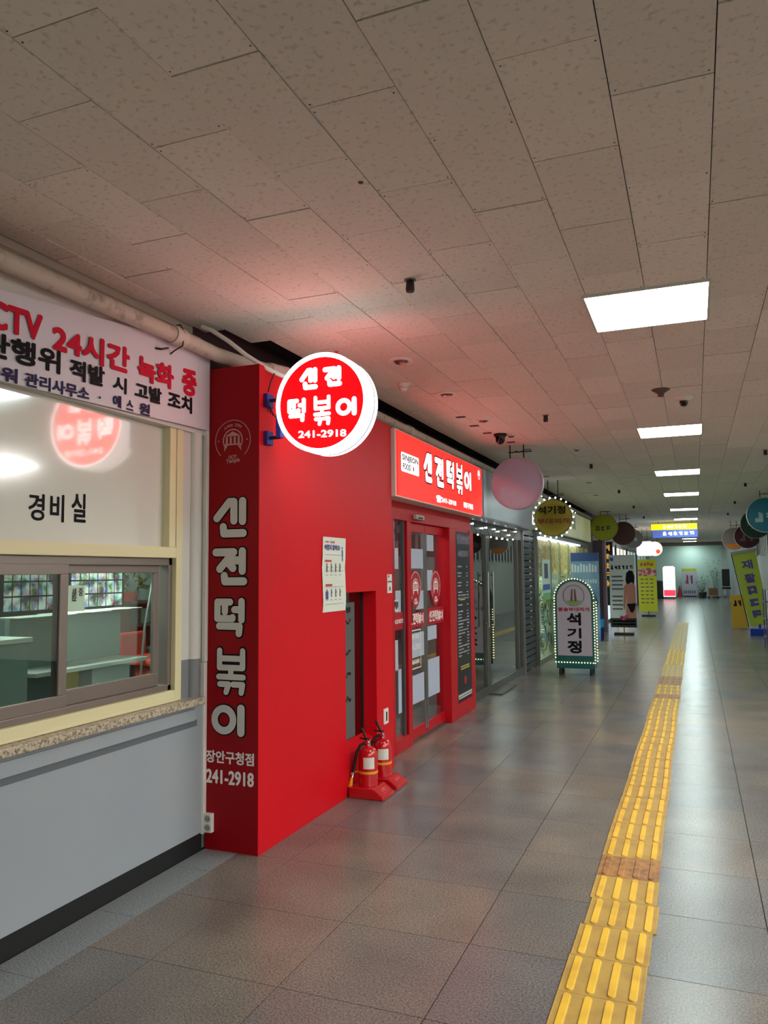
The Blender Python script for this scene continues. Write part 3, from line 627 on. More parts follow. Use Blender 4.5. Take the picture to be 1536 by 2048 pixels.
MB().tube([(-2.262,3.87,2.60),(-2.245,3.87,2.66),(-2.225,3.88,2.71)], .004, 6).build('feed_wire', M_black, bk)
mb = MB()
for k in range(4): mb.tube([(-2.262,3.86,2.555),(-2.25+.010*k,3.85,2.53-.02*k),(-2.25+.016*k,3.85,2.48-.012*k)], .0032, 5)
mb.build('cable_ends', M_rubber, bk)
t = MB().prism([(-2.145,3.0),(-2.115,3.0),(-2.13,2.955)], FY(4.52), 0, .004).build('red_marker', mat('marker_red', srgb(210,30,50), .5), label='tiny red triangular marker hanging under the ceiling', cat='marker')
# light box sign
lb = thing('light_box_sign', (-2.33,7.3,2.18), 'long lit red box sign with white shop name over the sliding doors', 'sign')
BX('housing', M_white, lb, -2.429, -2.262, 5.925, 8.70, 2.175, 2.745, bevel=.004)
BX('red_face', M_boxr, lb, -2.262, -2.250, 5.955, 8.685, 2.19, 2.73)
FL = FX(-2.2498); face = lb.children[-1]
def rrect(a0, a1, b0, b1, r, n=5):
    pts = []
    for cx_, cy_, s0 in ((a1-r,b1-r,0),(a0+r,b1-r,1),(a0+r,b0+r,2),(a1-r,b0+r,3)):
        for i in range(n+1): t_ = (s0+i/n)*PI/2; pts.append((cx_+r*math.cos(t_), cy_+r*math.sin(t_)))
    return pts
lg = MB().prism(rrect(6.035,6.485,2.398,2.562,.02), FL, 0, .0012).build('logo_plate', M_boxw, face)
text('lettering', 'SINJEON', FL, 6.06, 2.484, 6.465, 2.545, M_ntxt, lb, .025, (.0014,.0024)); text('lettering', 'FOOD', FL, 6.07, 2.420, 6.27, 2.472, M_ink, lb, .025, (.0014,.0024))
MB().prism([(6.33,2.415),(6.355,2.44),(6.345,2.475),(6.325,2.455)], FL, .0014, .0024).build('red_drop', M_inkr, lb)
for ch, a0, a1, b0, b1 in (('신',6.59,6.87,2.355,2.66),('전',6.915,7.235,2.345,2.66),('떡',7.275,7.60,2.365,2.68),('볶',7.63,7.90,2.333,2.700),('이',7.925,8.25,2.418,2.645)):
    o_ = MB(); i_ = MB(); strokes(o_, ch, FL, a0+.03, b0+.025, a1-.03, b1-.025, {'볶':.062,'떡':.074}.get(ch,.082), .0004, .0018); strokes(i_, ch, FL, a0+.03, b0+.025, a1-.03, b1-.025, {'볶':.038,'떡':.048}.get(ch,.056), .0018, .0042)
    oo = o_.build('letter_outline', M_btxt, face); i_.build('letter', M_boxw, oo)
text('phone_number', '☎241-2918', FL, 6.975, 2.214, 7.632, 2.282, M_boxw, face, .03); text('branch_name', '장안구청점', FL, 7.91, 2.230, 8.28, 2.290, M_boxw, face, .02)
emblem(FL, (8.565,2.655), .052, M_boxw, face)
# wall notice
nt_ = thing('wall_notice', (-2.285,4.8,1.29), 'long pale emergency guidance poster taped to the red wall', 'poster')
mb = MB(); vs = []; n = 12
for i in range(n+1):
    z = 1.29+(1.792-1.29)*i/n; w_ = .004+.006*abs(math.sin(i*.9)); yy = .006*math.sin(i*.7)
    for y in (4.62+yy, 4.98+yy): vs += [(XR+.001+w_*.4, y, z), (XR+.002+w_*.4+.001, y, z)]
fs = []
for i in range(n):
    a_, b_ = 4*i, 4*(i+1); fs += [(a_+1,a_+3,b_+3,b_+1),(a_,b_,b_+2,a_+2),(a_,a_+1,b_+1,b_),(a_+2,b_+2,b_+3,a_+3)]
mb.add(vs, fs).build('paper_sheet', M_paper, nt_)
FN = FX(XR+.0082)
text('heading', '어렵지 않아요!', FN, 4.645, 1.703, 4.885, 1.742, M_inkb, nt_, .02, (0,.0006)); text('subheading', '소화기 사용법', FN, 4.65, 1.752, 4.80, 1.766, M_inkr, nt_, .01, (0,.0006))
mb = MB(); mr_ = MB(); mg = MB()
for z in (1.672,1.58-.015,1.455,1.34): rect(mg, FN, 4.65, 4.94, z, z+.002, 0, .0005)
rect(mr_, FN, 4.65, 4.75, 1.625, 1.638, 0, .0006); mr2 = MB(); rect(mr2, FN, 4.66, 4.76, 1.462, 1.476, 0, .0006); mr2.build('red_heading', M_inkr, nt_)
for k in range(4):
    y = 4.68+.068*k
    for z, h in ((1.555,.055),(1.388,.05)):
        mb.disc((y, z+h), .006, FN, 0, .0006, 8); rect(mb, FN, y-.006, y+.006, z+.018, z+h-.004, 0, .0006); rect(mb, FN, y-.007, y-.003, z, z+.02, 0, .0006); rect(mb, FN, y+.002, y+.007, z, z+.02, 0, .0006)
        mb.obox((XR+.0085, y+.012, z+.032), (0,.8,.5), (0,-.5,.8), (1,0,0), .010, .002, .0003)
    for z in (1.535,1.368): rect(mg, FN, y-.016, y+.016, z, z+.003, 0, .0006)
mb.build('pictograms', M_ink, nt_, kind='stuff'); mr_.build('red_heading', M_inkr, nt_); mg.build('rule_lines', M_ink, nt_, kind='stuff')
mb = MB(); mb.disc((4.925,1.722), .009, FN, 0, .0006, 10); rect(mb, FN, 4.915, 4.936, 1.665, 1.708, 0, .0006); rect(mb, FN, 4.918, 4.925, 1.632, 1.665, 0, .0006); rect(mb, FN, 4.928, 4.934, 1.628, 1.665, 0, .0006)
mb.build('blue_figure', mat('figure_blue', srgb(60,120,170), .7), nt_)
mb = MB(); rect(mb, FN, 4.66, 4.70, 1.375, 1.428, 0, .0005); mb.build('blue_panel', M_inkb, nt_)
t = thing('wall_switch', (-2.28,5.725,.37), 'narrow white wall plate with black socket on red wall near the doors', 'outlet')
BX('plate', M_plast, t, XR-.002, XR+.010, 5.682, 5.77, .372, .49, bevel=.003); BX('socket', M_black, t, XR+.009, XR+.012, 5.715, 5.738, .395, .465)
t = thing('door_sticker', (-2.28,5.84,1.38), 'small white notice sticker on the red wall edge before the doors', 'sticker')
BX('sheet', M_paper, t, XR-.002, XR+.0015, 5.795, 5.895, 1.385, 1.535)
FS = FX(XR+.0016); mb = MB(); rect(mb, FS, 5.80, 5.89, 1.47, 1.482, 0, .0006); mb.disc((5.845,1.42), .018, FS, 0, .0006, 12); rect(mb, FS, 5.81,5.835,1.51,1.528, 0, .0006); mb.build('print', M_ink, t)
# extinguishers -----------------------------------------------------------
def extinguisher(loc, lab, lean):
    x, y = loc; t = thing('fire_extinguisher', (x, y, 0), lab, 'fire extinguisher', 'fire extinguishers by the red wall')
    F_ = (V((0,y,0)), V((1,0,0)), V((0,0,1)), V((0,-1,0)))
    MB().prism([(x-.105,0),(x+.155,0),(x+.155,.022),(x+.085,.072),(x-.105,.075)], F_, -.105, .105).build('stand', M_extr, t, bevel=.008)
    ins = MB(); q = V((.7*1.0,0,-.5)).normalized()
    FT = (V((x+.12,y,.0475)), V((0,1,0)), V((-.814,0,.581)), V((.581,0,.814)))
    for k, s in enumerate((.09,.06)): 
        ins.prism([(-.07,-.022+.0*k),(.07,-.022),(.07,-.018),(-.07,-.018)], FT, .0, .0035)
    put(ins, '소화기', FT, -.05, -.008, .05, .024, .02, (0,.003)); ins.build('raised_print', mat('stand_print', srgb(214,90,96), .4), t)
    pr = [(.052,.06),(.066,.075),(.067,.10),(.067,.275),(.062,.305),(.045,.328),(.022,.338),(.018,.352)]
    MB().lathe(pr, (x,y,0), n=28).build('cylinder', M_extr, t, smooth=True)
    MB().lathe([(.020,.345),(.020,.36),(.013,.364),(.013,.385)], (x,y,0), n=14).build('valve', M_chrome, t, smooth=True)
    h = MB().box(x-.012,x+.012,y-.010,y+.010,.378,.392); h.obox((x-.028,y,.418), (-.45,0,.893), (0,1,0), (.893,0,.45), .045, .009, .006)
    h.obox((x-.028,y,.386), (-1,0,.1), (0,1,0), (.1,0,1), .034, .008, .005); h.build('handle', M_rubber, t, bevel=.002)
    MB().ring((x+.012,.372), .008, .012, FY(y-.02), 0, .003, 14).build('pin_ring', M_chrome, t)
    MB().disc((x+.006,.362), .012, FY(y-.018), 0, .008, 14).build('gauge', M_chrome, t)
    hp = [(x-.012,y-.01,.362),(x-.045,y-.03,.345),(x-.066,y-.045,.30),(x-.082,y-.052,.22),(x-.094,y-.054,.165)]
    MB().tube(hp, .0115, 10).build('hose', M_rubber, t, smooth=True)
    MB().tube([(x-.094,y-.054,.165),(x-.100,y-.056,.13)], .009, 10).build('nozzle_neck', M_chrome, t)
    MB().tube([(x-.100,y-.056,.13),(x-.108,y-.058,.085),(x-.112,y-.06,.065)], [.009,.014,.016], 12).build('nozzle', M_yel, t, smooth=True)
    MB().lathe([(.0685,.158),(.0695,.163),(.0695,.170),(.0685,.175)], (x,y,0), n=28).tube([(x-.066,y-.03,.166),(x-.104,y-.058,.158),(x-.098,y-.062,.150)], .005, 6).build('strap', M_yel, t, smooth=True)
    a0 = math.radians(-62); vs = []; fs = []
    for i in range(9):
        aa = a0+math.radians(-34+68*i/8)
        for z in (.195,.272): vs.append((x+.0683*math.cos(aa), y+.0683*math.sin(aa), z)); vs.append((x+.0688*math.cos(aa), y+.0688*math.sin(aa), z))
    for i in range(8): a_ = 4*i; fs += [(a_+1,a_+5,a_+7,a_+3),(a_,a_+2,a_+6,a_+4),(a_+2,a_+3,a_+7,a_+6),(a_,a_+4,a_+5,a_+1)]
    MB().add(vs, fs).build('label', M_paper, t)
    return t
extinguisher((-2.175, 5.105), 'front red fire extinguisher with yellow nozzle on a red stand', 0)
extinguisher((-2.180, 5.385), 'rear red fire extinguisher standing closer to the shop doors', 0)

# ================================================================== CEILING FIXTURES
def downlight(x, y, lab, r=.085, dark=False):
    t = thing('downlight', (x,y,CZ), lab, 'ceiling light', 'round downlights over the shop fronts')
    MB().lathe([(r*.62,CZ-.002),(r*.70,CZ-.012),(r,CZ-.010),(r*1.02,CZ+.004)], (x,y,0), n=28).build('trim_ring', M_plast, t, smooth=True)
    MB().lathe([(r*.60,CZ-.004),(r*.45,CZ-.022),(.004,CZ-.028)], (x,y,0), n=20).build('lens', mat('lens_glass', srgb(110,104,104), .12, metal=.6), t, smooth=True)
downlight(-1.85,4.98,'nearest round chrome downlight above the round red sign'); downlight(-1.857,6.08,'round downlight with tilted chrome trim, second along'); downlight(-1.86,7.30,'third round downlight above the long light box', .075)
downlight(-1.80,8.26,'fourth round downlight beside the black dome camera', .06)
downlight(-1.28,9.55,'small round ceiling disc beyond the second light panel', .05)
def spr(x, y, lab, h=.062, r=.020, g='short black sensor tubes under the ceiling'):
    t = thing('ceiling_sensor', (x,y,CZ), lab, 'sensor', g)
    MB().lathe([(r*1.0,CZ-h),(r*1.15,CZ-h+.012),(r,CZ-.012),(r*.9,CZ-.0)], (x,y,0), n=14).build('tube_body', M_rubber, t, smooth=True)
    MB().lathe([(r*1.5,CZ-.004),(r*1.5,CZ)], (x,y,0), n=14).build('base', mat('sensor_base', srgb(120,112,104), .7), t)
spr(-1.283,3.60,'nearest black tube sensor on the ceiling left of the light panel'); spr(-1.262,7.33,'black tube sensor left of the second light panel')
for k, (x, y) in enumerate(((-1.284,11.0),(-1.243,14.8),(-1.25,18.6),(-1.25,22.4),(.87,10.64),(.86,14.6),(.86,18.4),(.86,22.2))):
    spr(x, y, ['third black tube sensor on the left ceiling','fourth black tube sensor on the left ceiling','fifth small black tube sensor on the left ceiling','farthest small black tube sensor on the left ceiling',
               'nearest black tube sensor on the right ceiling','second black tube sensor on the right ceiling','third black tube sensor on the right ceiling','farthest black tube sensor on the right ceiling'][k])
t = thing('smoke_detector', (-2.07,5.62,CZ), 'white smoke detector on the ceiling behind the round sign', 'smoke detector')
MB().lathe([(.012,CZ-.062),(.030,CZ-.056),(.034,CZ-.040),(.026,CZ-.034),(.046,CZ-.026),(.048,CZ)], (-2.07,5.62,0), n=20).build('body', M_plast, t, smooth=True)
t = thing('dome_camera', (-1.89,8.13,CZ), 'black dome security camera above the long light box', 'camera')
MB().lathe([(.062,CZ-.03),(.07,CZ-.012),(.07,CZ)], (-1.89,8.13,0), n=20).build('base', M_rubber, t, smooth=True)
MB().lathe([(.004,CZ-.115),(.03,CZ-.107),(.048,CZ-.08),(.052,CZ-.03)], (-1.89,8.13,0), n=20).build('dome', mat('dome_black', srgb(12,12,14), .1), t, smooth=True)
t = thing('dome_camera', (-.035,7.06,CZ), 'white conical camera with dark lens beyond the nearest light panel', 'camera')
MB().lathe([(.052,CZ-.030),(.078,CZ-.006),(.080,CZ)], (-.035,7.06,0), n=22).build('base', M_plast, t, smooth=True)
MB().lathe([(.004,CZ-.078),(.024,CZ-.072),(.034,CZ-.05),(.036,CZ-.028)], (-.035,7.06,0), n=18).build('dome', mat('dome_black', srgb(12,12,14), .1), t, smooth=True)
t = thing('sprinkler_head', (-.205,6.66,CZ), 'dark brown ceiling fitting just left of the white camera', 'sprinkler')
MB().lathe([(.020,CZ-.060),(.026,CZ-.035),(.05,CZ-.018),(.072,CZ-.004),(.074,CZ)], (-.205,6.66,0), n=20).build('cap', mat('fitting_brown', srgb(92,78,68), .6), t, smooth=True)
for k, (x, y) in enumerate(((-2.02,7.06),(-2.02,7.55),(-2.0,8.0),(-1.9,8.7),(-2.1,10.9),(-2.1,12.1),(-1.6,13.3),(-1.75,15.6))):
    t = thing('ceiling_vent', (x,y,CZ), ['small flush slotted ceiling plate above the middle of the lit red box sign','flush slotted ceiling plate above the far half of the red box sign','flush slotted ceiling plate left of the black dome camera','flush slotted ceiling plate just left of the blank pinkish disc','flush ceiling plate above the roller shutter','flush ceiling plate above the mustard disc with fairy lights','flush ceiling plate above the blue banner, middle of ceiling','farthest flush ceiling plate above the restaurant front'][k], 'vent', 'small flat fittings in the ceiling row')
    MB().box(x-.045,x+.045,y-.03,y+.03,CZ-.006,CZ).build('plate', mat('vent_grey', srgb(96,90,92), .6), t); MB().box(x-.035,x+.035,y-.008,y+.008,CZ-.009,CZ-.006).build('slot', M_black, t)
mb = MB().lathe([(.010,CZ-.003),(.011,CZ)], (-1.12,2.60,0), n=12).build('ceiling_plug', M_black, label='small dark plug in a near ceiling tile', cat='plug')

# ================================================================== TACTILE STRIP
tp = thing('tactile_paving', (-.37, 12, 0), 'yellow ribbed tactile guide strip running down the corridor floor', 'paving')
def block_mesh(m, w=.300, l=.2925):
    mb = MB(); hx, hl = w/2, l/2; mb.box(-hx,hx,-hl,hl,0,.003)
    for i in range(4):
        c_ = -hx+.0375+.075*i
        n = 6; pts = []
        b0, b1, r_ = -hl+.010, hl-.010, .0165
        for k in range(n+1): a_ = PI*k/n; pts.append((c_+r_*math.cos(a_), b1-r_+r_*math.sin(a_)))
        for k in range(n+1): a_ = PI+PI*k/n; pts.append((c_+r_*math.cos(a_), b0+r_+r_*math.sin(a_)))
        P2 = [(c_+(p[0]-c_)*.72, p[1]*.975) for p in pts]; N = len(pts)
        mb.add([(p[0],p[1],.003) for p in pts]+[(p[0],p[1],.0085) for p in P2], [tuple(range(N,2*N))]+[(j,(j+1)%N,N+(j+1)%N,N+j) for j in range(N)])
    for s in (-1, 1): mb.box(s*hx-(.006 if s > 0 else 0), s*hx+(.006 if s < 0 else 0), -hl, hl, .003, .0045)
    me = bpy.data.meshes.new('paving_block'); me.from_pydata(mb.v, [], mb.f); me.materials.append(m); return me
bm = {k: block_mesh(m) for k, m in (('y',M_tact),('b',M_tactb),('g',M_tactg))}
y = 1.25; k = 0; rr = random.Random(5)
while y < 24.5:
    kind = 'y'
    if 4.05 < y+.146 < 4.35 : kind = 'b'
    elif y > 16.2 or 11.9 < y < 13.6: kind = 'g'
    elif 11.0 < y <= 11.9 or 20 < y < 20.9: kind = 'b'
    elif rr.random() < .03 and y > 9: kind = 'b'
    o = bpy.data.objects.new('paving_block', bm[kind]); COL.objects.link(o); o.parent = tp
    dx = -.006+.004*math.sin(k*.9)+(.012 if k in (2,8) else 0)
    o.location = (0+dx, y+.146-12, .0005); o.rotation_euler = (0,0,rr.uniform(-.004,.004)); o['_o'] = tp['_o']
    if kind != 'y': o['label'] = 'worn brownish block'
    y += .2945; k += 1

# ================================================================== SECOND SHOP (glass front, shutter)
sb = thing('blank_sign_box', (-2.33,10.2,2.17), 'unlit blank grey-blue sign box next to the red light box', 'sign')
BX('housing', mat('blank_grey', srgb(140,150,160), .35), sb, -2.45, -2.262, 8.76, 11.72, 2.17, 2.75, bevel=.004)
BX('face', mat('blank_face', srgb(142,152,166), .25), sb, -2.262, -2.252, 8.78, 11.70, 2.185, 2.735)
s2 = thing('window_2', (-2.47,10.4,0), 'dark glass shop front with steel frames beyond the red shop', 'window', kind='structure')
XS = -2.47
mb = MB().box(XS-.06,XS,8.76,11.95,2.02,2.20).box(XS-.06,XS,8.76,11.95,0,.10)
for y0, y1 in ((8.76,8.82),(9.68,9.76),(9.78,9.84),(11.55,11.62),(11.86,11.95)): mb.box(XS-.06,XS,y0,y1,.10,2.02)
mb.build('steel_frame', mat('dull_steel', srgb(110,112,108), .35, metal=.7), s2)
for y0, y1 in ((8.82,9.68),(9.84,11.55),(11.62,11.86)): BX('glass_pane', M_glassd, s2, XS-.034, XS-.028, y0, y1, .10, 2.02)
for y_ in (9.62, 9.88): MB().tube([(XS+.04,y_,.85),(XS+.04,y_,1.55)], .012, 8).tube([(XS,y_,.9),(XS+.04,y_,.9)], .008, 6).tube([(XS,y_,1.5),(XS+.04,y_,1.5)], .008, 6).build('pull_handle', M_steel, s2, smooth=True)
MB().box(-4.4,-4.35,8.84,12.9,0,2.7).box(-4.4,-2.55,12.86,12.9,0,2.7).box(-4.4,-2.55,8.84,12.9,2.62,2.7).build('wall_glass_shop', mat('shop2_wall', srgb(74,92,88), .7), kind='structure', label='dim green interior walls of the closed glass-front shop', cat='wall')
pa = BX('partition', mat('frosted_green', srgb(120,150,148), .5), None, -3.35,-3.3,9.9,11.5,.1,1.9, label='pale green partition board inside the glass-front shop', cat='partition')
cu_ = MB()
for i in range(14): cu_.box(-3.02,-3.0,11.0+.055*i,11.03+.055*i,.2,1.98)
cu_.build('bead_curtain', mat('curtain_silver', srgb(150,156,160), .3, metal=.5), label='silvery strip curtain hanging inside the glass-front shop', cat='curtain', kind='stuff')
wl = thing('string_lights', (-2.44,9.6,2.15), 'string of small white lights along the top of the glass shop front', 'string lights')
pts = []
for i in range(26): y_ = 8.82+.11*i; pts.append((XS+.012, y_, 2.07+.07*math.sin(i*1.1)))
MB().tube(pts, .003, 5).build('wire', M_rubber, wl); bulbs(pts[::2], .011, M_fairy, wl)
bx = MB().box(-2.52,-2.30,9.7,10.6,0,.022).build('door_step', mat('step_steel', srgb(92,90,84), .4, metal=.5), label='low worn metal threshold strip before the glass shop door', cat='step')
# shutter
sh = thing('roller_shutter', (-2.46,12.4,0), 'dark ribbed roller shutter beside the glass shop front', 'shutter')
for i in range(22):
    BX('slat', mat('shutter_dark', srgb(40,46,58), .35, metal=.4), sh, -2.50, -2.462, 11.97, 12.86, .02+.1*i, .02+.1*i+.084, bevel=.008)
MB().box(-2.52,-2.45,11.93,11.97,0,2.22).box(-2.52,-2.45,12.86,12.90,0,2.22).build('guide_rail', M_steel, sh)
# pink disc
def bracket(t, x, y, z, m_=M_black, w=.16):
    mb = MB(); 
    for s in (-1,1): mb.box(x+s*w/2-.006,x+s*w/2+.006,y-.008,y+.008,z,CZ)
    mb.box(x-w/2-.02,x+w*1.1,y-.006,y+.006,z+.07,z+.082).tube([(x-.02,y,z+.09),(x+.04,y,z+.075),(x+.10,y,z+.10),(x+.17,y,z+.095)], .005, 5)
    return mb.build('bracket', m_, t)
def disc_sign(x, y, z, r, mf, mr_, lab, th=.07, name='round_sign', rings=True, group=None):
    t = thing(name, (x,y,z-r), lab, 'sign', group or 'round projecting signs along the corridor')
    MB().ring((x,z), r-.01, r, FY(y), -th, th*.0+.006, 40).build('rim', mr_, t, smooth=True)
    f_ = MB().disc((x,z), r-.008, FY(y), -.01, 0, 40).build('face', mf, t)
    MB().disc((x,z), r-.008, FY(y+th), -.005, .0, 40).build('rear_face', mf, t)
    bracket(t, x, y+th/2, z+r-.01); return t, f_
t, f_ = disc_sign(-1.885, 8.9, 2.57, .305, mat('pink_acrylic', srgb(146,160,184), .16, coat=.5), mat('rim_grey', srgb(150,150,156), .35), 'blank pinkish round sign hanging beside the blank box sign')
# yellow round sign with fairy lights
t, f_ = disc_sign(-2.10, 12.66, 2.41, .30, mat('mustard', srgb(150,132,30), .5), mat('rim_dark', srgb(70,70,40), .5), 'mustard round sign ringed with white fairy lights')
FQ = FY(12.66); text('lettering', '석기정', FQ, -2.35, 2.47, -1.90, 2.60, M_btxt, f_, .03, (.001,.003)); text('lettering', '부대찌개', FQ, -2.36, 2.31, -1.84, 2.40, mat('sign_brick', srgb(130,50,40), .6), f_, .03, (.001,.003))
pts = [(-2.10+.325*math.cos(a_), 12.64, 2.41+.325*math.sin(a_)) for a_ in [2*PI*i/22 for i in range(22)]]
bulbs(pts, .015, M_fairy, t)

# ================================================================== THIRD SHOP
s3 = thing('window_3', (-2.42,15.5,0), 'lit restaurant front with leafy green window graphics', 'window', kind='structure')
X3 = -2.42
mb = MB().box(X3-.06,X3,12.92,19.6,2.12,2.24).box(X3-.06,X3,12.92,19.6,0,.08)
for y_ in (12.92,14.2,15.2,16.4,17.6,18.8,19.5): mb.box(X3-.06,X3,y_,y_+.06,.08,2.12)
mb.build('frame', mat('frame_green_grey', srgb(120,128,118), .4, metal=.4), s3)
M_g3 = glass('shop3_glass', (.75,.85,.78,1), 1.2, haze=.16, hazecol=srgb(210,205,170))
for y_ in (12.98,14.26,15.26,16.46,17.66,18.86): BX('glass_pane', M_g3, s3, X3-.034, X3-.028, y_, min(y_+1.2, 19.5), .08, 2.12)
# bamboo blind and leaf graphics
bb = MB(); rr = random.Random(9)
for i in range(75): y_ = 13.0+.085*i; bb.box(X3-.026,X3-.014,y_,y_+.05,1.55+rr.uniform(-.08,.05),2.08)
bb.build('bamboo_blind', mat('bamboo', srgb(186,170,120), .6, noise=(12, srgb(120,110,70), .4, .7)), s3, kind='stuff')
lf = MB()
for i in range(170):
    y_ = rr.uniform(13.0,15.4); z_ = rr.uniform(.2,1.25); a_ = rr.uniform(0,PI); L_ = rr.uniform(.06,.14)
    du, dv = L_*math.cos(a_), L_*math.sin(a_); nu, nv = -dv*.22, du*.22
    lf.prism([(y_-du,z_-dv),(y_+nu,z_+nv),(y_+du,z_+dv),(y_-nu,z_-nv)], FX(X3-.024), 0, .001)
lf.build('leaf_graphics', mat('leaf_green', srgb(10,78,52), .5), s3, kind='stuff')
ps = MB(); rect(ps, FX(X3+.001), 13.3, 14.1, 1.05, 1.75, 0, .002); po = ps.build('white_poster', mat('poster_white', srgb(196,214,210), .6), s3)
ps = MB(); rect(ps, FX(X3+.0035), 13.5,13.85,1.42,1.68,0,.001); ps.build('poster_photo', M_ink, po)
ps = MB(); rect(ps, FX(X3+.0035), 13.35,14.05,1.22,1.32,0,.001); ps.build('poster_blue_text', mat('poster_blue', srgb(70,110,170), .6), po)
ps = MB(); rect(ps, FX(X3+.0035), 13.3,14.1,1.05,1.17,0,.001); ps.build('poster_green', mat('poster_green', srgb(120,180,120), .6), po)
MB().box(-4.2,-4.15,12.92,19.6,0,2.7).box(-4.2,-2.5,19.55,19.6,0,2.7).box(-4.2,-2.5,12.92,19.6,2.62,2.7).build('wall_restaurant', mat('shop3_wall', srgb(160,160,120), .7), kind='structure', label='warm interior walls of the lit restaurant', cat='wall')
t = thing('restaurant_lamp', (-3.2,15,2.6), 'lamp panel inside the restaurant window', 'lamp'); BX('diffuser', mat('shop3_led', (1,1,1,1), .5, emit=(1,.97,.8,1), power=45), t, -3.5,-2.9,14,17,2.58,2.6)
t = thing('led_strip_light', (-2.38,15,2.08), 'bright white strip light under the restaurant sign', 'strip light')
BX('channel', M_steel, t, -2.418, -2.37, 12.95, 17.9, 2.125, 2.16); BX('tube', mat('strip_white', (1,1,1,1), .5, emit=(.85,.95,1,1), power=5), t, -2.412, -2.376, 12.97, 17.85, 2.10, 2.125)
t = thing('restaurant_sign', (-2.38,16,2.2), 'long pale yellow-green box sign of the restaurant', 'sign')
BX('housing', mat('sign3_box', srgb(160,158,140), .5), t, -2.45, -2.36, 12.75, 19.6, 2.235, 2.79); BX('face', mat('sign3_face', srgb(206,204,140), .4, noise=(1.2, srgb(186,186,176), .4, .6), emit=srgb(206,204,140), power=.12), t, -2.36, -2.345, 12.78, 19.58, 2.25, 2.775)
F3 = FX(-2.3448)
for ch, a0, a1 in (('부',13.1,13.9),('대',14.0,14.8),('찌',15.0,15.8),('개',16.0,16.9)): text('lettering', ch, F3, a0, 2.42, a1, 2.70, mat('brown_text', srgb(96,80,50), .6), t, .03)
pt_ = [(-2.34,13.0+.22*i,2.80+.01*math.sin(i)) for i in range(20)]
t2 = thing('string_lights', (-2.34,15,2.8), 'string of tiny lights along the top edge of the restaurant sign', 'string lights'); MB().tube(pt_, .004, 5).build('wire', M_rubber, t2); bulbs(pt_[::3], .010, M_fairy, t2)
# silver tinsel
tn = MB(); rr = random.Random(2)
for i in range(150):
    z_ = .1+2.0*i/150; a_ = rr.uniform(0,2*PI); l_ = .05
    tn.tube([(-2.40,12.98,z_),(-2.40+l_*abs(math.cos(a_)),12.98+l_*math.sin(a_),z_+rr.uniform(-.02,.03))], .0035, 3)
tn.build('tinsel_garland', mat('tinsel', srgb(150,158,160), .3, metal=.9), label='silver tinsel garland hanging beside the roller shutter', cat='garland', kind='stuff')

# arched A-frame sign -----------------------------------------------------
t = thing('arched_standing_sign', (-1.70,11.95,0), 'white arched standing sign with black brush lettering and gold rope lights', 'sign')
x0, x1, yA = -1.985, -1.415, 11.88; r_ = (x1-x0)/2; xc = (x0+x1)/2; zt = 1.425; zb = .19
def arch(r, zbot, zc, n=20): return [(xc+r, zbot)]+[(xc+r*math.cos(PI*i/n), zc+r*math.sin(PI*i/n)) for i in range(n+1)]+[(xc-r, zbot)]
MB().prism(arch(r_, zb, zt-r_), FY(yA), -.30, 0).build('cabinet', mat('cab_green', srgb(20,84,84), .4), t)
f_ = MB().prism(arch(r_-.035, zb+.10, zt-r_), FY(yA), .001, .006).build('front_panel', mat('cab_face', srgb(172,166,176), .5), t)
FA = FY(yA-.0062)
mb = MB().ring((xc-.0,1.18), .148, .157, FA, 0, .002, 36); mb.build('ring_emblem', mat('emb_green', srgb(54,84,70), .6), f_)
mb = MB()
for s in (-1,1): mb.prism([(xc+s*.03-.02,1.09),(xc+s*.03+.015,1.10),(xc+s*.02+.008,1.28),(xc+s*.02-.012,1.27)], FA, 0, .002)
mb.build('emblem_figure', mat('emb_brown', srgb(96,70,70), .6), f_)
MB().prism([(xc+.12*math.cos(a_), 1.16+.12*math.sin(a_)) for a_ in [PI+.45+(PI-.9)*i/10 for i in range(11)]], FA, 0, .0015).build('emblem_base', mat('emb_lime', srgb(120,150,70), .6), f_)
text('lettering', '불솥부대찌개', FA, xc-.235, .945, xc+.225, 1.005, mat('dark_red_text', srgb(150,26,44), .6), f_, .03)
for ch, za, zz in (('석',.735,.925),('기',.545,.70),('정',.325,.515)): text('lettering', ch, FA, xc-.11, za, xc+.10, zz, M_btxt, f_, .045)
MB().box(xc-r_+.01,xc+r_-.01,yA-.0,yA+.29,.10,zb).build('base', mat('cab_green', srgb(20,84,84), .4), t)
for sx_ in (-1,1):
    for yy in (yA+.03, yA+.26): MB().lathe([(.022,0),(.026,.03),(.02,.10)], (xc+sx_*(r_-.06), yy, 0), n=12).build('foot', M_rubber, t, smooth=True)
pts = [(xc+(r_+.004)*math.cos(PI*i/21), yA-.006, zt-r_+(r_+.004)*math.sin(PI*i/21)) for i in range(22)]
pts = [(xc+r_+.004, yA-.006, zb+.042*i) for i in range(int((zt-r_-zb)/.042))]+pts+[(xc-r_-.004, yA-.006, zt-r_-.042*i) for i in range(int((zt-r_-zb)/.042))]
pts += [(x0+.042*i, yA-.006, zb) for i in range(14)]
pts += [(xc+r_+.006, yA+.28, zb+.042*i) for i in range(int((zt-r_-zb)/.042))]+[(xc-r_-.006, yA+.28, zb+.04*i) for i in range(20)]
bulbs(pts, .0085, M_gold, t, 'rope_lights')

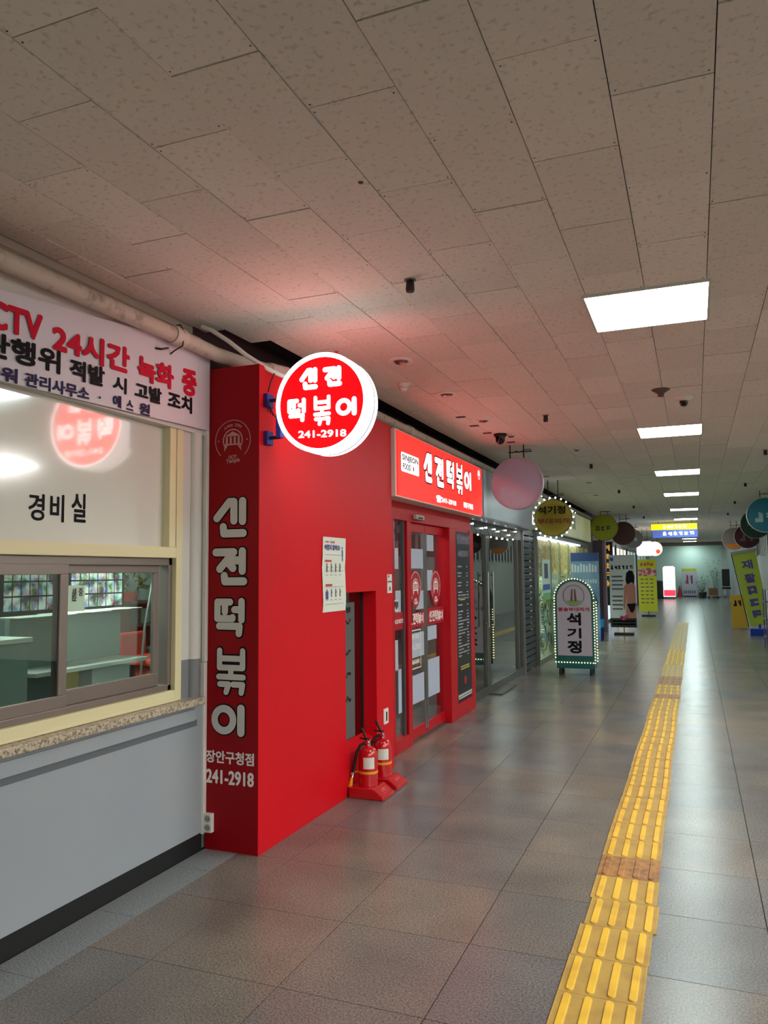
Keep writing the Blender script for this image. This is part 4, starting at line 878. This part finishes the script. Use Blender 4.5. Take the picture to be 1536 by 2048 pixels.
# blue banner, mauve post, vertical sign, bikini banner, yellow banner
def stand_banner(x0, x1, y, z0, z1, lab, m_face, name='banner_stand', side=0, back=0, foot=M_black, th=.012):
    t = thing(name, ((x0+x1)/2, y, 0), lab, 'banner')
    F_ = tilt(FY(y), ((x0+x1)/2, y, z0), side, back); w_ = (x1-x0)/2
    f = MB(); f.prism([(-w_,0),(w_,0),(w_,z1-z0),(-w_,z1-z0)], F_, -th/2, th/2); f = f.build('printed_sheet', m_face, t)
    b_ = MB().box((x0+x1)/2-w_*.75,(x0+x1)/2+w_*.75,y-.10,y+.16,0,.05); b_.tube([((x0+x1)/2,y+.05,.03),tuple(F_[0]+F_[2]*(z1-z0)*.98-F_[3]*.03)], .012, 8); b_.build('base', foot, t, bevel=.01)
    G = (F_[0]+F_[3]*(th/2+.0005), F_[1], F_[2], F_[3]); return t, f, G
t, f_, G = stand_banner(-2.33, -1.78, 16.0, .12, 1.91, 'blue standing banner with a dark mountain picture behind the arched sign', mat('banner_blue', srgb(70,112,160), .5, noise=(1.5, srgb(130,160,190), .35, .65)))
mb = MB(); rect(mb, G, -.27, .27, 1.62, 1.79); mb.build('top_band', mat('banner_navy', srgb(40,72,130), .5), f_)
mb = MB()
for i in range(9): rect(mb, G, -.26+.057*i, -.225+.057*i, 1.40, 1.57-.02*(i%3))
for i in range(10): rect(mb, G, -.25+.05*i, -.225+.05*i, 1.18, 1.26-.01*(i%2))
mb.build('print_marks', mat('pale_text', srgb(190,200,216), .5), f_, kind='stuff')
MB().prism([(-.20,.72),(-.15,.92),(-.03,1.0),(.04,1.10),(.12,1.02),(.2,.94),(.25,.80),(.22,.70)], G, 0, .001).build('mountain_print', mat('mountain', srgb(70,78,60), .6), f_)
t = thing('mauve_column', (-2.2,20.7,0), 'narrow mauve column between restaurant and next shop', 'column')
BX('shaft', mat('mauve', srgb(126,98,118), .45), t, -2.42, -2.12, 20.55, 20.85, 0, 2.32, bevel=.01); BX('dark_edge', mat('dark_plum', srgb(52,36,46), .5), t, -2.425, -2.19, 20.54, 20.55, 0, 2.32)
t = thing('wrapped_bundle', (-2.05,17.8,0), 'deep blue wrapped bundle with cyan patch behind the arched sign', 'bag')
MB().lathe([(.10,.0),(.14,.06),(.145,.35),(.11,.62),(.07,.78),(.05,.95)], (-2.05,17.8,0), n=16).build('sack', mat('deep_blue', srgb(16,24,110), .5), t, smooth=True)
MB().lathe([(.147,.30),(.15,.42),(.146,.48)], (-2.05,17.8,0), n=16).build('cyan_band', mat('cyan', srgb(30,140,200), .5), t, smooth=True)
t = thing('vertical_sign', (-2.2,22,.6), 'dark teal vertical sign with orange characters', 'sign')
f_ = BX('board', mat('dark_teal', srgb(40,58,66), .5), t, -2.448, -2.07, 22.0, 22.1, .6, 2.33)
M_or = mat('orange_text', srgb(226,160,60), .5, emit=srgb(226,160,60), power=.5)
marks(5, FY(22.0), -2.25, 1.05, -2.13, 2.26, M_or, f_, True)
t, f_, G = stand_banner(-1.935, -1.335, 19.6, .18, 1.92, 'white beauty banner with dark base and a printed back view figure', mat('banner_white', srgb(192,196,206), .5))
mb = MB(); rect(mb, G, -.3, .3, .0, .22); mb.build('black_band', M_black, f_)
marks(6, G, -.26, 1.38, .26, 1.50, M_btxt, f_) ; 
mb = MB()
for i in range(4): rect(mb, G, -.25, .0+.02*(i%2), 1.20-.10*i, 1.24-.10*i)
for i in range(4): rect(mb, G, -.25, -.0-.01*(i%2), .72-.10*i, .76-.10*i)
mb.build('print_lines', M_ink, f_, kind='stuff')
mb = MB(); rect(mb, G, -.26,.26,.135,.165); rect(mb, G, -.26,.26,.06,.09); mb.build('white_lines', M_wtxt, f_, kind='stuff')
skin = mat('print_skin', srgb(176,112,104), .6)
MB().prism([(.06,.22),(.30,.22),(.30,.98),(.24,1.06),(.10,1.06),(.03,.98),(.02,.80),(.0,.50),(.03,.40),(.07,.60),(.10,.80),(.09,.62),(.06,.45)], G, 0, .0008).build('figure_print', skin, f_)
MB().prism([(.07,1.12),(.09,1.30),(.16,1.37),(.24,1.35),(.28,1.22),(.26,1.02),(.22,1.08),(.10,1.03)], G, .0009, .0014).build('dark_hair_print', M_btxt, f_)
MB().prism([(.08,.56),(.29,.58),(.27,.46),(.22,.36),(.17,.36),(.12,.48)], G, .0009, .0014).build('black_bottom_print', M_btxt, f_)
mb = MB().disc((.0,.22), .05, G, .0009, .0016, 12).disc((.07,.26), .045, G, .0009, .0016, 12).disc((-.05,.25), .035, G, .0009, .0016, 12).build('pink_flower_print', mat('flower_pink', srgb(190,50,110), .6), f_)
mb = MB(); rect(mb, G, -.28,-.20,1.60,1.68); mb.build('blue_mark', mat('mark_blue', srgb(40,80,150), .6), f_)
t, f_, G = stand_banner(-1.79, -1.20, 27.6, .17, 1.90, 'bright yellow menu banner with a food photo near the top', mat('banner_yellow', srgb(208,214,30), .5))
marks(4, G, -.22, 1.50, .22, 1.64, M_inkr, f_)
mb = MB(); rect(mb, G, -.29,.29,1.18,1.44); mb.build('food_photo', mat('food_photo', srgb(190,70,50), .5, noise=(9, srgb(220,200,180), .4, .6)), f_)
mb = MB(); rr = random.Random(4)
for i in range(7):
    for j in range(3): rect(mb, G, -.22+.15*j, -.13+.15*j+rr.uniform(0,.03), 1.05-.13*i, 1.085-.13*i)
mb.build('menu_marks', M_ink, f_, kind='stuff')
# round signs further down, left
for x, y, z, r, col, rim, lab, tx, tcol in (
  (-2.07,20.0,2.62,.33,srgb(160,164,20),srgb(110,110,30),'yellow-green round sign beyond the restaurant sign','---',srgb(60,60,20)),
  (-1.72,21.3,2.52,.31,srgb(62,26,20),srgb(60,34,30),'dark brown round sign half behind the yellow-green one',None,None),
  (-1.80,26.0,2.55,.30,srgb(118,112,108),srgb(140,136,130),'grey round sign below the dark brown one','--',srgb(190,190,190))):
    t, f_ = disc_sign(x, y, z, r, mat('disc_'+lab[:6], col, .4), mat('rim_'+lab[:6], rim, .4), lab)
    if tx: marks(len(tx), FY(y), x-r*.6, z-r*.3, x+r*.6, z+r*.15, mat('txt_'+lab[:6], tcol, .5), f_)
t = thing('lit_square_sign', (-1.55,29,2.1), 'glowing white rounded square sign hanging below the grey disc', 'sign')
MB().prism(rrect(-1.90,-1.35,2.06,2.56,.08), FY(29), -.1, 0).build('cabinet', mat('lit_white', (1,1,1,1), .5, emit=(1,1,1,1), power=2.2), t); bracket(t, -1.62, 29.05, 2.56)
t = thing('lit_round_sign', (-1.33,30,2.1), 'small lit peach round sign right of the white square sign', 'sign')
f_ = MB().disc((-1.33,2.32), .26, FY(30), -.08, 0, 32).build('cabinet', mat('lit_peach', srgb(250,220,190), .5, emit=srgb(255,214,180), power=1.2), t); MB().disc((-1.22,2.22), .08, FY(30), .001, .004, 16).build('red_dot', mat('lit_red', srgb(220,70,50), .5, emit=srgb(220,70,50), power=.6), f_); bracket(t, -1.33, 30.04, 2.57)
# left shops beyond (wall with lit fronts)
BX('wall_far_left', mat('far_left_wall', srgb(120,116,112), .6), None, -2.75, -2.45, 20.9, 48, 0, 3.1, kind='structure', label='shop front wall receding along the far left side', cat='wall')
for k, (y0, y1, c_) in enumerate(((21.2,23.2,srgb(50,64,72)),(23.6,26.5,srgb(190,204,220)),(27,31,srgb(225,210,190)),(31.5,36,srgb(190,205,200)),(37,44,srgb(160,178,172)))):
    t = thing('shop_window', (-2.44,(y0+y1)/2,0), ['dark blue window just past the teal vertical sign','pale lit window beyond the vertical sign','warm lit window behind the yellow banner','greenish lit window far along the left','farthest dim window on the left'][k], 'window')
    BX('pane', mat('far_pane%d' % k, c_, .3, emit=c_, power=[.05,.9,.9,.35,.1][k]), t, -2.448, -2.43, max(y0,22.15) if k == 0 else y0, y1, .1, 2.3)
    mb = MB()
    for q in range(4): yy = max(y0,22.2)+(y1-max(y0,22.2))*q/3; mb.box(-2.45,-2.41,yy-.04,yy+.04,0,2.4)
    mb.box(-2.45,-2.41,max(y0,22.2),y1,2.3,2.4).build('frame', mat('dark_mull', srgb(60,62,64), .5), t)
# hanging sign across
t = thing('hanging_sign', (-.55,25,2.5), 'lit yellow and blue hanging direction sign across the corridor', 'sign')
BX('upper_panel', mat('hang_yellow', srgb(240,225,20), .5, emit=srgb(240,225,10), power=.9), t, -1.19, .11, 25, 25.12, 2.76, 2.94)
BX('lower_panel', mat('hang_blue', srgb(70,90,170), .5, emit=srgb(90,110,190), power=.5), t, -1.16, .12, 25, 25.12, 2.53, 2.76)
marks(6, FY(25), -.85, 2.79, -.18, 2.91, mat('hang_white', srgb(240,244,250), .5, emit=srgb(230,236,250), power=1.0), t)
marks(6, FY(25), -.86, 2.58, .05, 2.71, MATS['hang_white'], t)
MB().box(-1.0,-.985,25.05,25.07,2.94,CZ).box(-.05,-.035,25.05,25.07,2.94,CZ).build('hanger_rod', M_black, t)
# ================================================================== FAR END
wf = BX('wall_end', mat('end_wall_green', srgb(184,208,198), .6), None, -2.75, 2.6, 48.3, 48.5, 0, 3.1, kind='structure', label='pale green wall closing the far end of the corridor', cat='wall')
BX('trim_4', mat('far_beam', srgb(120,110,98), .7), None, -2.45, 1.62, 44.9, 45.3, 2.84, CZ+.01, kind='structure', label='beam under the ceiling at the far end', cat='trim')
t = thing('end_column', (1.42,46,0), 'slim white post at the far right end of the corridor', 'column')
BX('shaft', M_white, t, 1.36, 1.50, 46, 46.2, 0, 3.0); BX('base', gt, t, 1.34, 1.52, 45.98, 46.22, 0, .15)
t = thing('lit_standing_sign', (-1.29,44.2,0), 'tall glowing white standing sign with a red lower band', 'sign')
f_ = MB().prism([(-1.60,.12),(-1.0,.12),(-1.0,1.66),(-1.08,1.74),(-1.52,1.74),(-1.60,1.66)], FY(44.2), -.35, 0).build('cabinet', mat('lit_sign_white', (1,1,1,1), .5, emit=(1,.97,.95,1), power=.9), t)
mb = MB(); rect(mb, FY(44.199), -1.58, -1.0, .16, .48, 0, .005); mb.build('red_band', mat('lit_pink', srgb(240,60,80), .5, emit=srgb(250,60,80), power=.9), f_); BX('base', gt, t, -1.58,-1.02,44.22,44.55,0,.12)
t, f_, G = stand_banner(-.72, .12, 48.0, .06, 1.42, 'white poster board with dark red lettering against the end wall', mat('board_white', srgb(184,190,204), .5), name='poster_board')
mb = MB(); rect(mb, G, -.42,.38,1.38,1.55); mb.build('yellow_header', mat('header_yellow', srgb(190,190,60), .5), f_)
marks(2, G, -.25, .62, .25, 1.25, mat('dull_red', srgb(140,60,80), .6), f_); 
mb = MB()
for i in range(6): rect(mb, G, -.33+.11*i, -.27+.11*i, .12, .3)
mb.build('small_marks', M_ink, f_, kind='stuff')
t = thing('traffic_cone', (-.85,47.6,0), 'red cone beside the white poster board', 'cone'); MB().lathe([(.17,.02),(.13,.05),(.03,.62)], (-.85,47.6,0), n=14).build('cone_body', mat('cone_red', srgb(170,24,40), .5), t, smooth=True); BX('base', M_rubber, t, -1.02,-.68,47.43,47.77,0,.03)
t = thing('dark_cabinet', (-1.78,44.5,0), 'dark low cabinet left of the glowing standing sign', 'cabinet'); BX('body', M_black, t, -2.0,-1.62,44.4,44.8,0,.95, bevel=.01); BX('top', gt, t, -2.02,-1.6,44.38,44.82,.95,1.0)
def plant(x, y, h, lab, n=60, spread=.35, seed=1):
    t = thing('potted_plant', (x,y,0), lab, 'plant', 'potted plants at the far end'); rr = random.Random(seed)
    MB().lathe([(.13,0),(.17,.28),(.18,.30)], (x,y,0), n=16).build('pot', mat('pot_dark', srgb(60,60,58), .5), t, smooth=True)
    st = MB(); lv = MB()
    for i in range(7):
        a_ = 2*PI*i/7; st.tube([(x,y,.28),(x+spread*.4*math.cos(a_),y+spread*.4*math.sin(a_),h*.7)], .008, 5)
    for i in range(n):
        a_ = rr.uniform(0,2*PI); q = rr.uniform(.1,1)**.7*spread; z_ = h*rr.uniform(.4,1); c_ = V((x+q*math.cos(a_), y+q*math.sin(a_), z_))
        d_ = V((math.cos(a_), math.sin(a_), rr.uniform(-.3,.6))).normalized(); s_v = d_.cross(V((0,0,1))).normalized()*.03
        lv.add([c_, c_+d_*.09+s_v, c_+d_*.20, c_+d_*.09-s_v], [(0,1,2,3)])
    st.build('stems', mat('stem', srgb(80,70,40), .6), t); lv.build('foliage', mat('leaf_far', srgb(70,110,80), .5), t, kind='stuff')
plant(.40,46.9,1.2,'dark bushy potted plant right of the poster board', seed=3); plant(1.0,47.6,2.1,'tall potted plant against the far green wall', n=90, spread=.5, seed=8); plant(.30,45.9,.9,'low potted plant in front of the tall one', seed=5)
t = thing('hand_cart', (1.0,45.2,0), 'steel hand cart with a brown box near the plants', 'cart')
MB().tube([(.62,45,.15),(.62,45,1.05),(1.10,45,1.05),(1.10,45,.15)], .018, 8).build('frame', M_steel, t, smooth=True); BX('deck', M_steel, t, .6,1.15,45,45.6,.12,.16); BX('brown_box', mat('carton', srgb(120,80,50), .7), t, .66,1.08,45.1,45.5,.16,.55)
for x_ in (.65,1.1): MB().disc((x_*1.0,.06), .06, FY(45.05), -.03, 0, 14).build('wheel', M_rubber, t)
t = thing('office_chair', (1.34,40,0), 'tall black chair by the right wall far away', 'chair')
BX('backrest', M_rubber, t, 1.18,1.52,40.3,40.38,.75,1.56, bevel=.02); BX('seat', M_rubber, t, 1.16,1.54,39.9,40.35,.62,.72, bevel=.02)
for x_ in (1.2,1.5):
    for y_ in (39.95,40.3): BX('leg', M_steel, t, x_-.015, x_+.015, y_-.015, y_+.015, 0, .62)
# ================================================================== RIGHT SIDE
XW = 1.66
wrt = BX('wall_right', mat('right_wall', srgb(150,160,156), .55), None, XW, XW+.15, 11, 48.3, 0, 3.1, kind='structure', label='pale shop front wall along the right side', cat='wall')
BX('wall_fascia', M_black, None, XW-.02, XW-.001, 16, 31, 1.95, 2.5, kind='structure', label='dark backing behind the pale slats on the right', cat='wall')
mb = MB()
for i in range(30):
    if abs(16.1+.5*i-23.3) < .45 or abs(16.1+.5*i-19.7) < .45: continue
    mb.box(XW-.045, XW-.021, 16+.5*i, 16.2+.5*i, 1.9, 2.55)
t = mb.build('slatted_fascia', mat('fascia_pale', srgb(170,172,168), .5), label='pale vertical slatted fascia under the right round signs', cat='fascia', kind='stuff')
for k, (x, y, z, r, col, rim, tx, lab) in enumerate((
  (1.27,16.1,2.56,.33,srgb(16,120,150),srgb(200,206,206),'--','teal round sign at the right frame edge with pale lettering'),
  (1.34,19.7,2.58,.33,srgb(16,64,48),srgb(150,154,150),'-','dark green round sign behind the teal one'),
  (1.36,23.3,2.44,.33,srgb(84,22,36),srgb(190,186,180),'--','dark red round sign behind the green one'),
  (1.14,25.8,2.47,.34,srgb(140,126,118),srgb(200,196,186),None,'pale round sign with orange lower edge, last of the right row'))):
    t, f_ = disc_sign(x, y, z, r, mat('rdisc%d' % k, col, .3), mat('rrim%d' % k, rim, .3), lab)
    if tx: marks(len(tx), FY(y), x-r*.55, z-r*.45, x+r*.6, z+r*.2, mat('rtxt%d' % k, srgb(170,206,214) if k == 0 else srgb(120,100,104), .4), f_)
    else: MB().prism([(x+r*.9*math.cos(a_), z+r*.9*math.sin(a_)) for a_ in [PI+.5+(PI-1)*i/10 for i in range(11)]], FY(y), .001, .003).build('orange_edge', mat('orange_edge', srgb(220,120,40), .5), f_)
# leaning yellow-green flag banner
t = thing('leaning_banner', (1.36,20.3,0), 'tall yellow-green banner with purple letters leaning beside right shops', 'banner')
Ft = tilt(FY(20.3), (1.37,20.3,.22), math.radians(9), 0)
f_ = MB().prism([(-.20,0),(.23,0),(.25,1.76),(-.27,1.76)], Ft, -.006, .006).build('printed_sheet', mat('flag_lime', srgb(176,190,60), .5), t)
G = (Ft[0]+Ft[3]*.007, Ft[1], Ft[2], Ft[3])
M_pur = mat('purple_text', srgb(84,70,150), .5)
marks(3, G, -.10, .10, .13, .95, M_pur, f_, True)
for ch, a_ in (('재',1.34),('활',1.02)): text('lettering', ch, G, -.11, a_, .13, a_+.22, M_pur, f_, .04, (0,.002))
MB().tube([tuple(Ft[0]+Ft[1]*-.24), tuple(Ft[0]+Ft[1]*-.28+Ft[2]*1.76)], .010, 8).build('pole', M_rubber, t); MB().prism([(-.29,1.74),(.27,1.74),(.27,1.80),(-.29,1.80)], Ft, -.012, .012).build('top_bar', mat('grey_bar', srgb(150,150,160), .5), t)
MB().box(1.15,1.56,20.1,20.5,.0,.16).tube([(1.36,20.3,.14),(1.37,20.3,.26)], .03, 8).build('blue_base', mat('base_blue', srgb(24,62,170), .35), t, bevel=.04)
t = thing('wet_floor_sign', (1.05,22.6,0), 'ochre yellow folding floor sign left of the leaning banner', 'sign')
for s in (-1,1):
    Fw = tilt(FY(22.6), (1.06,22.6+s*.14,.02), math.radians(4), math.radians(-s*8)*-1)
    f_ = MB().prism([(-.19,0),(.19,0),(.16,.86),(-.16,.86)], Fw, -.01, .01).build('board', mat('ochre', srgb(196,150,20), .5), t)
    if s < 0: marks(2, (Fw[0]+Fw[3]*.011, Fw[1], Fw[2], Fw[3]), -.11, .55, .12, .74, M_btxt, f_)
t = thing('display_rack', (1.40,17.2,0), 'small display rack of goods at the right frame edge', 'rack')
mb = MB()
for x_ in (1.26,1.60):
    for y_ in (16.9,17.5): mb.box(x_-.012,x_+.012,y_-.012,y_+.012,0,1.15)
mb.build('frame', mat('rack_violet', srgb(96,86,130), .4), t)
for z_ in (.2,.55,.9): BX('shelf', mat('rack_violet', srgb(96,86,130), .4), t, 1.24,1.62,16.88,17.52,z_,z_+.02)
for i, (c_, z_) in enumerate(((srgb(200,206,216),.92),(srgb(220,140,30),.92),(srgb(210,200,40),.22),(srgb(40,80,170),.57),(srgb(210,210,200),.57),(srgb(60,110,70),.22))):
    x_ = 1.30+.14*(i % 2); g_ = thing('boxed_goods', (x_,17.0,z_), ['white box on the top shelf of the violet rack','orange box on the top shelf of the violet rack','yellow box low on the violet rack','blue box on the middle shelf of the violet rack','pale box on the middle shelf of the violet rack','green box low on the violet rack'][i], 'box', 'goods on the violet rack')
    BX('carton', mat('goods%d' % i, c_, .5), g_, x_, x_+.12, 16.92, 17.2, z_+.002, z_+.20, bevel=.005); BX('label', M_paper, g_, x_+.02, x_+.10, 16.917, 16.92, z_+.05, z_+.14)

# ================================================================== BOOTH INTERIOR THINGS
dk = thing('guard_desk', (-3.5,3.9,0), 'grey-green desk with partition and wooden side seen through the right window', 'desk')
M_dg = mat('partition_green', srgb(138,158,150), .6)
BX('partition', M_dg, dk, -3.63,-3.59,3.30,4.21,1.02,1.31, bevel=.004); BX('side_partition', M_dg, dk, -3.95,-3.63,4.17,4.21,.95,1.30, bevel=.004)
BX('desk_top', M_white, dk, -3.63,-3.34,3.25,4.18,.995,1.02, bevel=.004); BX('wooden_side', mat('desk_wood', srgb(150,128,74), .5), dk, -3.40,-3.35,3.44,3.58,0,.995)
BX('drawer', M_white, dk, -3.60,-3.45,3.80,4.14,.55,.99, bevel=.005); BX('leg_panel', M_dg, dk, -3.70,-3.64,3.3,4.2,0,.995)
cb_ = thing('low_cabinet', (-3.4,2.7,0), 'grey-green cabinet with pale top seen through the left window', 'cabinet')
BX('body', M_dg, cb_, -3.60,-3.30,2.2,3.16,0,1.20, bevel=.005); BX('top', M_paper, cb_, -3.62,-3.28,2.18,3.17,1.20,1.225, bevel=.004); BX('door_seam', M_ink, cb_, -3.301,-3.299,2.95,2.956,.1,1.15)
sc_ = thing('pale_counter', (-3.9,3.4,0), 'pale low counter behind the grey-green cabinet in the booth', 'counter')
BX('body', M_dg, sc_, -4.25,-3.98,3.0,3.95,0,1.10); BX('top', M_white, sc_, -4.27,-3.97,2.98,3.97,1.10,1.13, bevel=.004)
sp_ = thing('paper_stack', (-3.61,3.9,1.31), 'loose white papers lying along the top of the booth partition', 'papers')
mb = MB()
for i in range(9): mb.obox((-3.61+.02*(i%3), 3.40+.10*i, 1.3125+.004*i*.5), (1,.1*(i%3),0), (-.1*(i%3),1,0), (0,0,1), .09, .10, .0018)
mb.build('sheets', M_paper, sp_, kind='stuff')
# camera monitor: grid of small pictures
def monitor(y0, y1, z0, z1, x, lab, seed):
    t = thing('wall_monitor', (x,(y0+y1)/2,z0), lab, 'monitor', 'surveillance monitors in the booth')
    BX('bezel', M_rubber, t, x-.06, x, y0, y1, z0, z1, bevel=.004); BX('stand', M_rubber, t, x-.50, x-.06, (y0+y1)/2-.04, (y0+y1)/2+.04, z0+.1, z0+.2)
    m = bpy.data.materials.get('screen%d' % seed)
    m = mat('screen%d' % seed, (.02,.02,.02,1), .3); nt = m.node_tree; b = nt.nodes['Principled BSDF']
    tc = nt.nodes.new('ShaderNodeTexCoord'); vo = nt.nodes.new('ShaderNodeTexVoronoi'); vo.inputs['Scale'].default_value = 22
    no = nt.nodes.new('ShaderNodeTexNoise'); no.inputs['Scale'].default_value = 12; no.inputs['Detail'].default_value = 4
    nt.links.new(tc.outputs['Object'], vo.inputs['Vector']); nt.links.new(tc.outputs['Object'], no.inputs['Vector'])
    rp = nt.nodes.new('ShaderNodeValToRGB'); e = rp.color_ramp.elements; e[0].position = .38; e[0].color = (.03,.06,.05,1); e[1].position = .62; e[1].color = (.75,.95,.85,1)
    mx = nt.nodes.new('ShaderNodeMix'); mx.data_type = 'RGBA'; mx.blend_type = 'OVERLAY'; mx.inputs[0].default_value = .5
    nt.links.new(no.outputs['Fac'], rp.inputs[0]); nt.links.new(rp.outputs[0], mx.inputs[6]); nt.links.new(vo.outputs['Color'], mx.inputs[7])
    nt.links.new(mx.outputs[2], b.inputs['Emission Color']); b.inputs['Emission Strength'].default_value = .8
    ny, nz_ = 6, 4; dy, dz = (y1-y0-.06)/ny, (z1-z0-.06)/nz_
    for i in range(ny):
        for j in range(nz_): BX('camera_view', m, t, x, x+.003, y0+.03+dy*i+.006, y0+.03+dy*(i+1)-.006, z0+.03+dz*j+.006, z0+.03+dz*(j+1)-.006)
monitor(3.95, 4.47, 1.27, 1.75, -4.4, 'left monitor wall showing a grid of camera pictures', 1)
monitor(4.57, 5.20, 1.27, 1.75, -4.4, 'right monitor wall showing a grid of camera pictures', 2)
t = thing('window_sign', (-2.9,3.08,1.37), 'small white notice hanging behind the booth glass', 'notice')
BX('card', M_paper, t, -2.903,-2.90,3.00,3.13,1.37,1.50); FC = FX(-2.8995)
text('lettering', '순찰', FC, 3.04,1.42,3.07,1.485, M_btxt, t, .02); text('lettering', '중', FC, 3.085,1.445,3.115,1.485, M_btxt, t, .02)
MB().tube([(-2.901,3.02,1.50),(-2.901,3.04,1.60)], .002, 4).tube([(-2.901,3.11,1.50),(-2.901,3.09,1.60)], .002, 4).build('cord', M_rubber, t)
t = thing('red_chair', (-4.0,5.0,0), 'red-orange chair in the right corner of the booth', 'chair')
M_rc = mat('chair_red', srgb(190,60,34), .5)
BX('seat', M_rc, t, -4.15,-3.80,4.84,5.16,.86,.92, bevel=.02); BX('backrest', M_rc, t, -4.19,-4.13,4.84,5.16,.90,1.10, bevel=.02); BX('pedestal', M_rc, t, -4.06,-3.90,4.92,5.08,.0,.86, bevel=.02)
t = thing('shelf_unit', (-4.7,5.65,0), 'brown shelf unit with dark items behind the red chair', 'shelf')
M_sb = mat('shelf_brown', srgb(110,80,60), .6)
for z_ in (.9,1.10,1.30): BX('shelf', M_sb, t, -4.85,-4.50,5.41,5.78,z_,z_+.02)
BX('side_panel', M_sb, t, -4.85,-4.50,5.39,5.41,0,1.32); BX('side_panel', M_sb, t, -4.85,-4.50,5.78,5.795,0,1.32)
for k, (y_, z_, c_) in enumerate(((5.47,1.122,srgb(70,96,90)),(5.60,1.122,srgb(150,160,150)),(5.52,.922,srgb(120,50,40)))):
    BX('storage_box', mat('store%d' % k, c_, .6), t, -4.75,-4.55,y_,y_+.11,z_,z_+.13)
t = thing('booth_plant', (-4.65,5.58,1.32), 'brownish leafy plant on the shelf unit in the booth', 'plant'); rr = random.Random(6); mb = MB()
for i in range(90):
    a_ = rr.uniform(0,2*PI); q = rr.uniform(.02,.15); c_ = V((-4.65+q*math.cos(a_), 5.58+q*math.sin(a_)*.8, 1.40+rr.uniform(.0,.25))); d_ = V((math.cos(a_),math.sin(a_),.4)); s_v = V((0,0,.02))
    mb.add([c_, c_+d_*.03+s_v, c_+d_*.06, c_+d_*.03-s_v], [(0,1,2,3)])
mb.build('foliage', mat('leaf_brown', srgb(104,104,60), .6), t, kind='stuff'); MB().lathe([(.05,1.32),(.07,1.40)], (-4.65,5.58,0), n=12).build('pot', M_rc, t)
MB().tube([(-3.9,4.72,.0),(-3.9,4.84,1.15),(-3.9,4.97,1.70)], .009, 8).build('mop_handle', M_steel, smooth=True, label='thin pale pole leaning in the booth corner', cat='pole')

for o in list(bpy.data.objects):
    if '_o' in o: del o['_o']
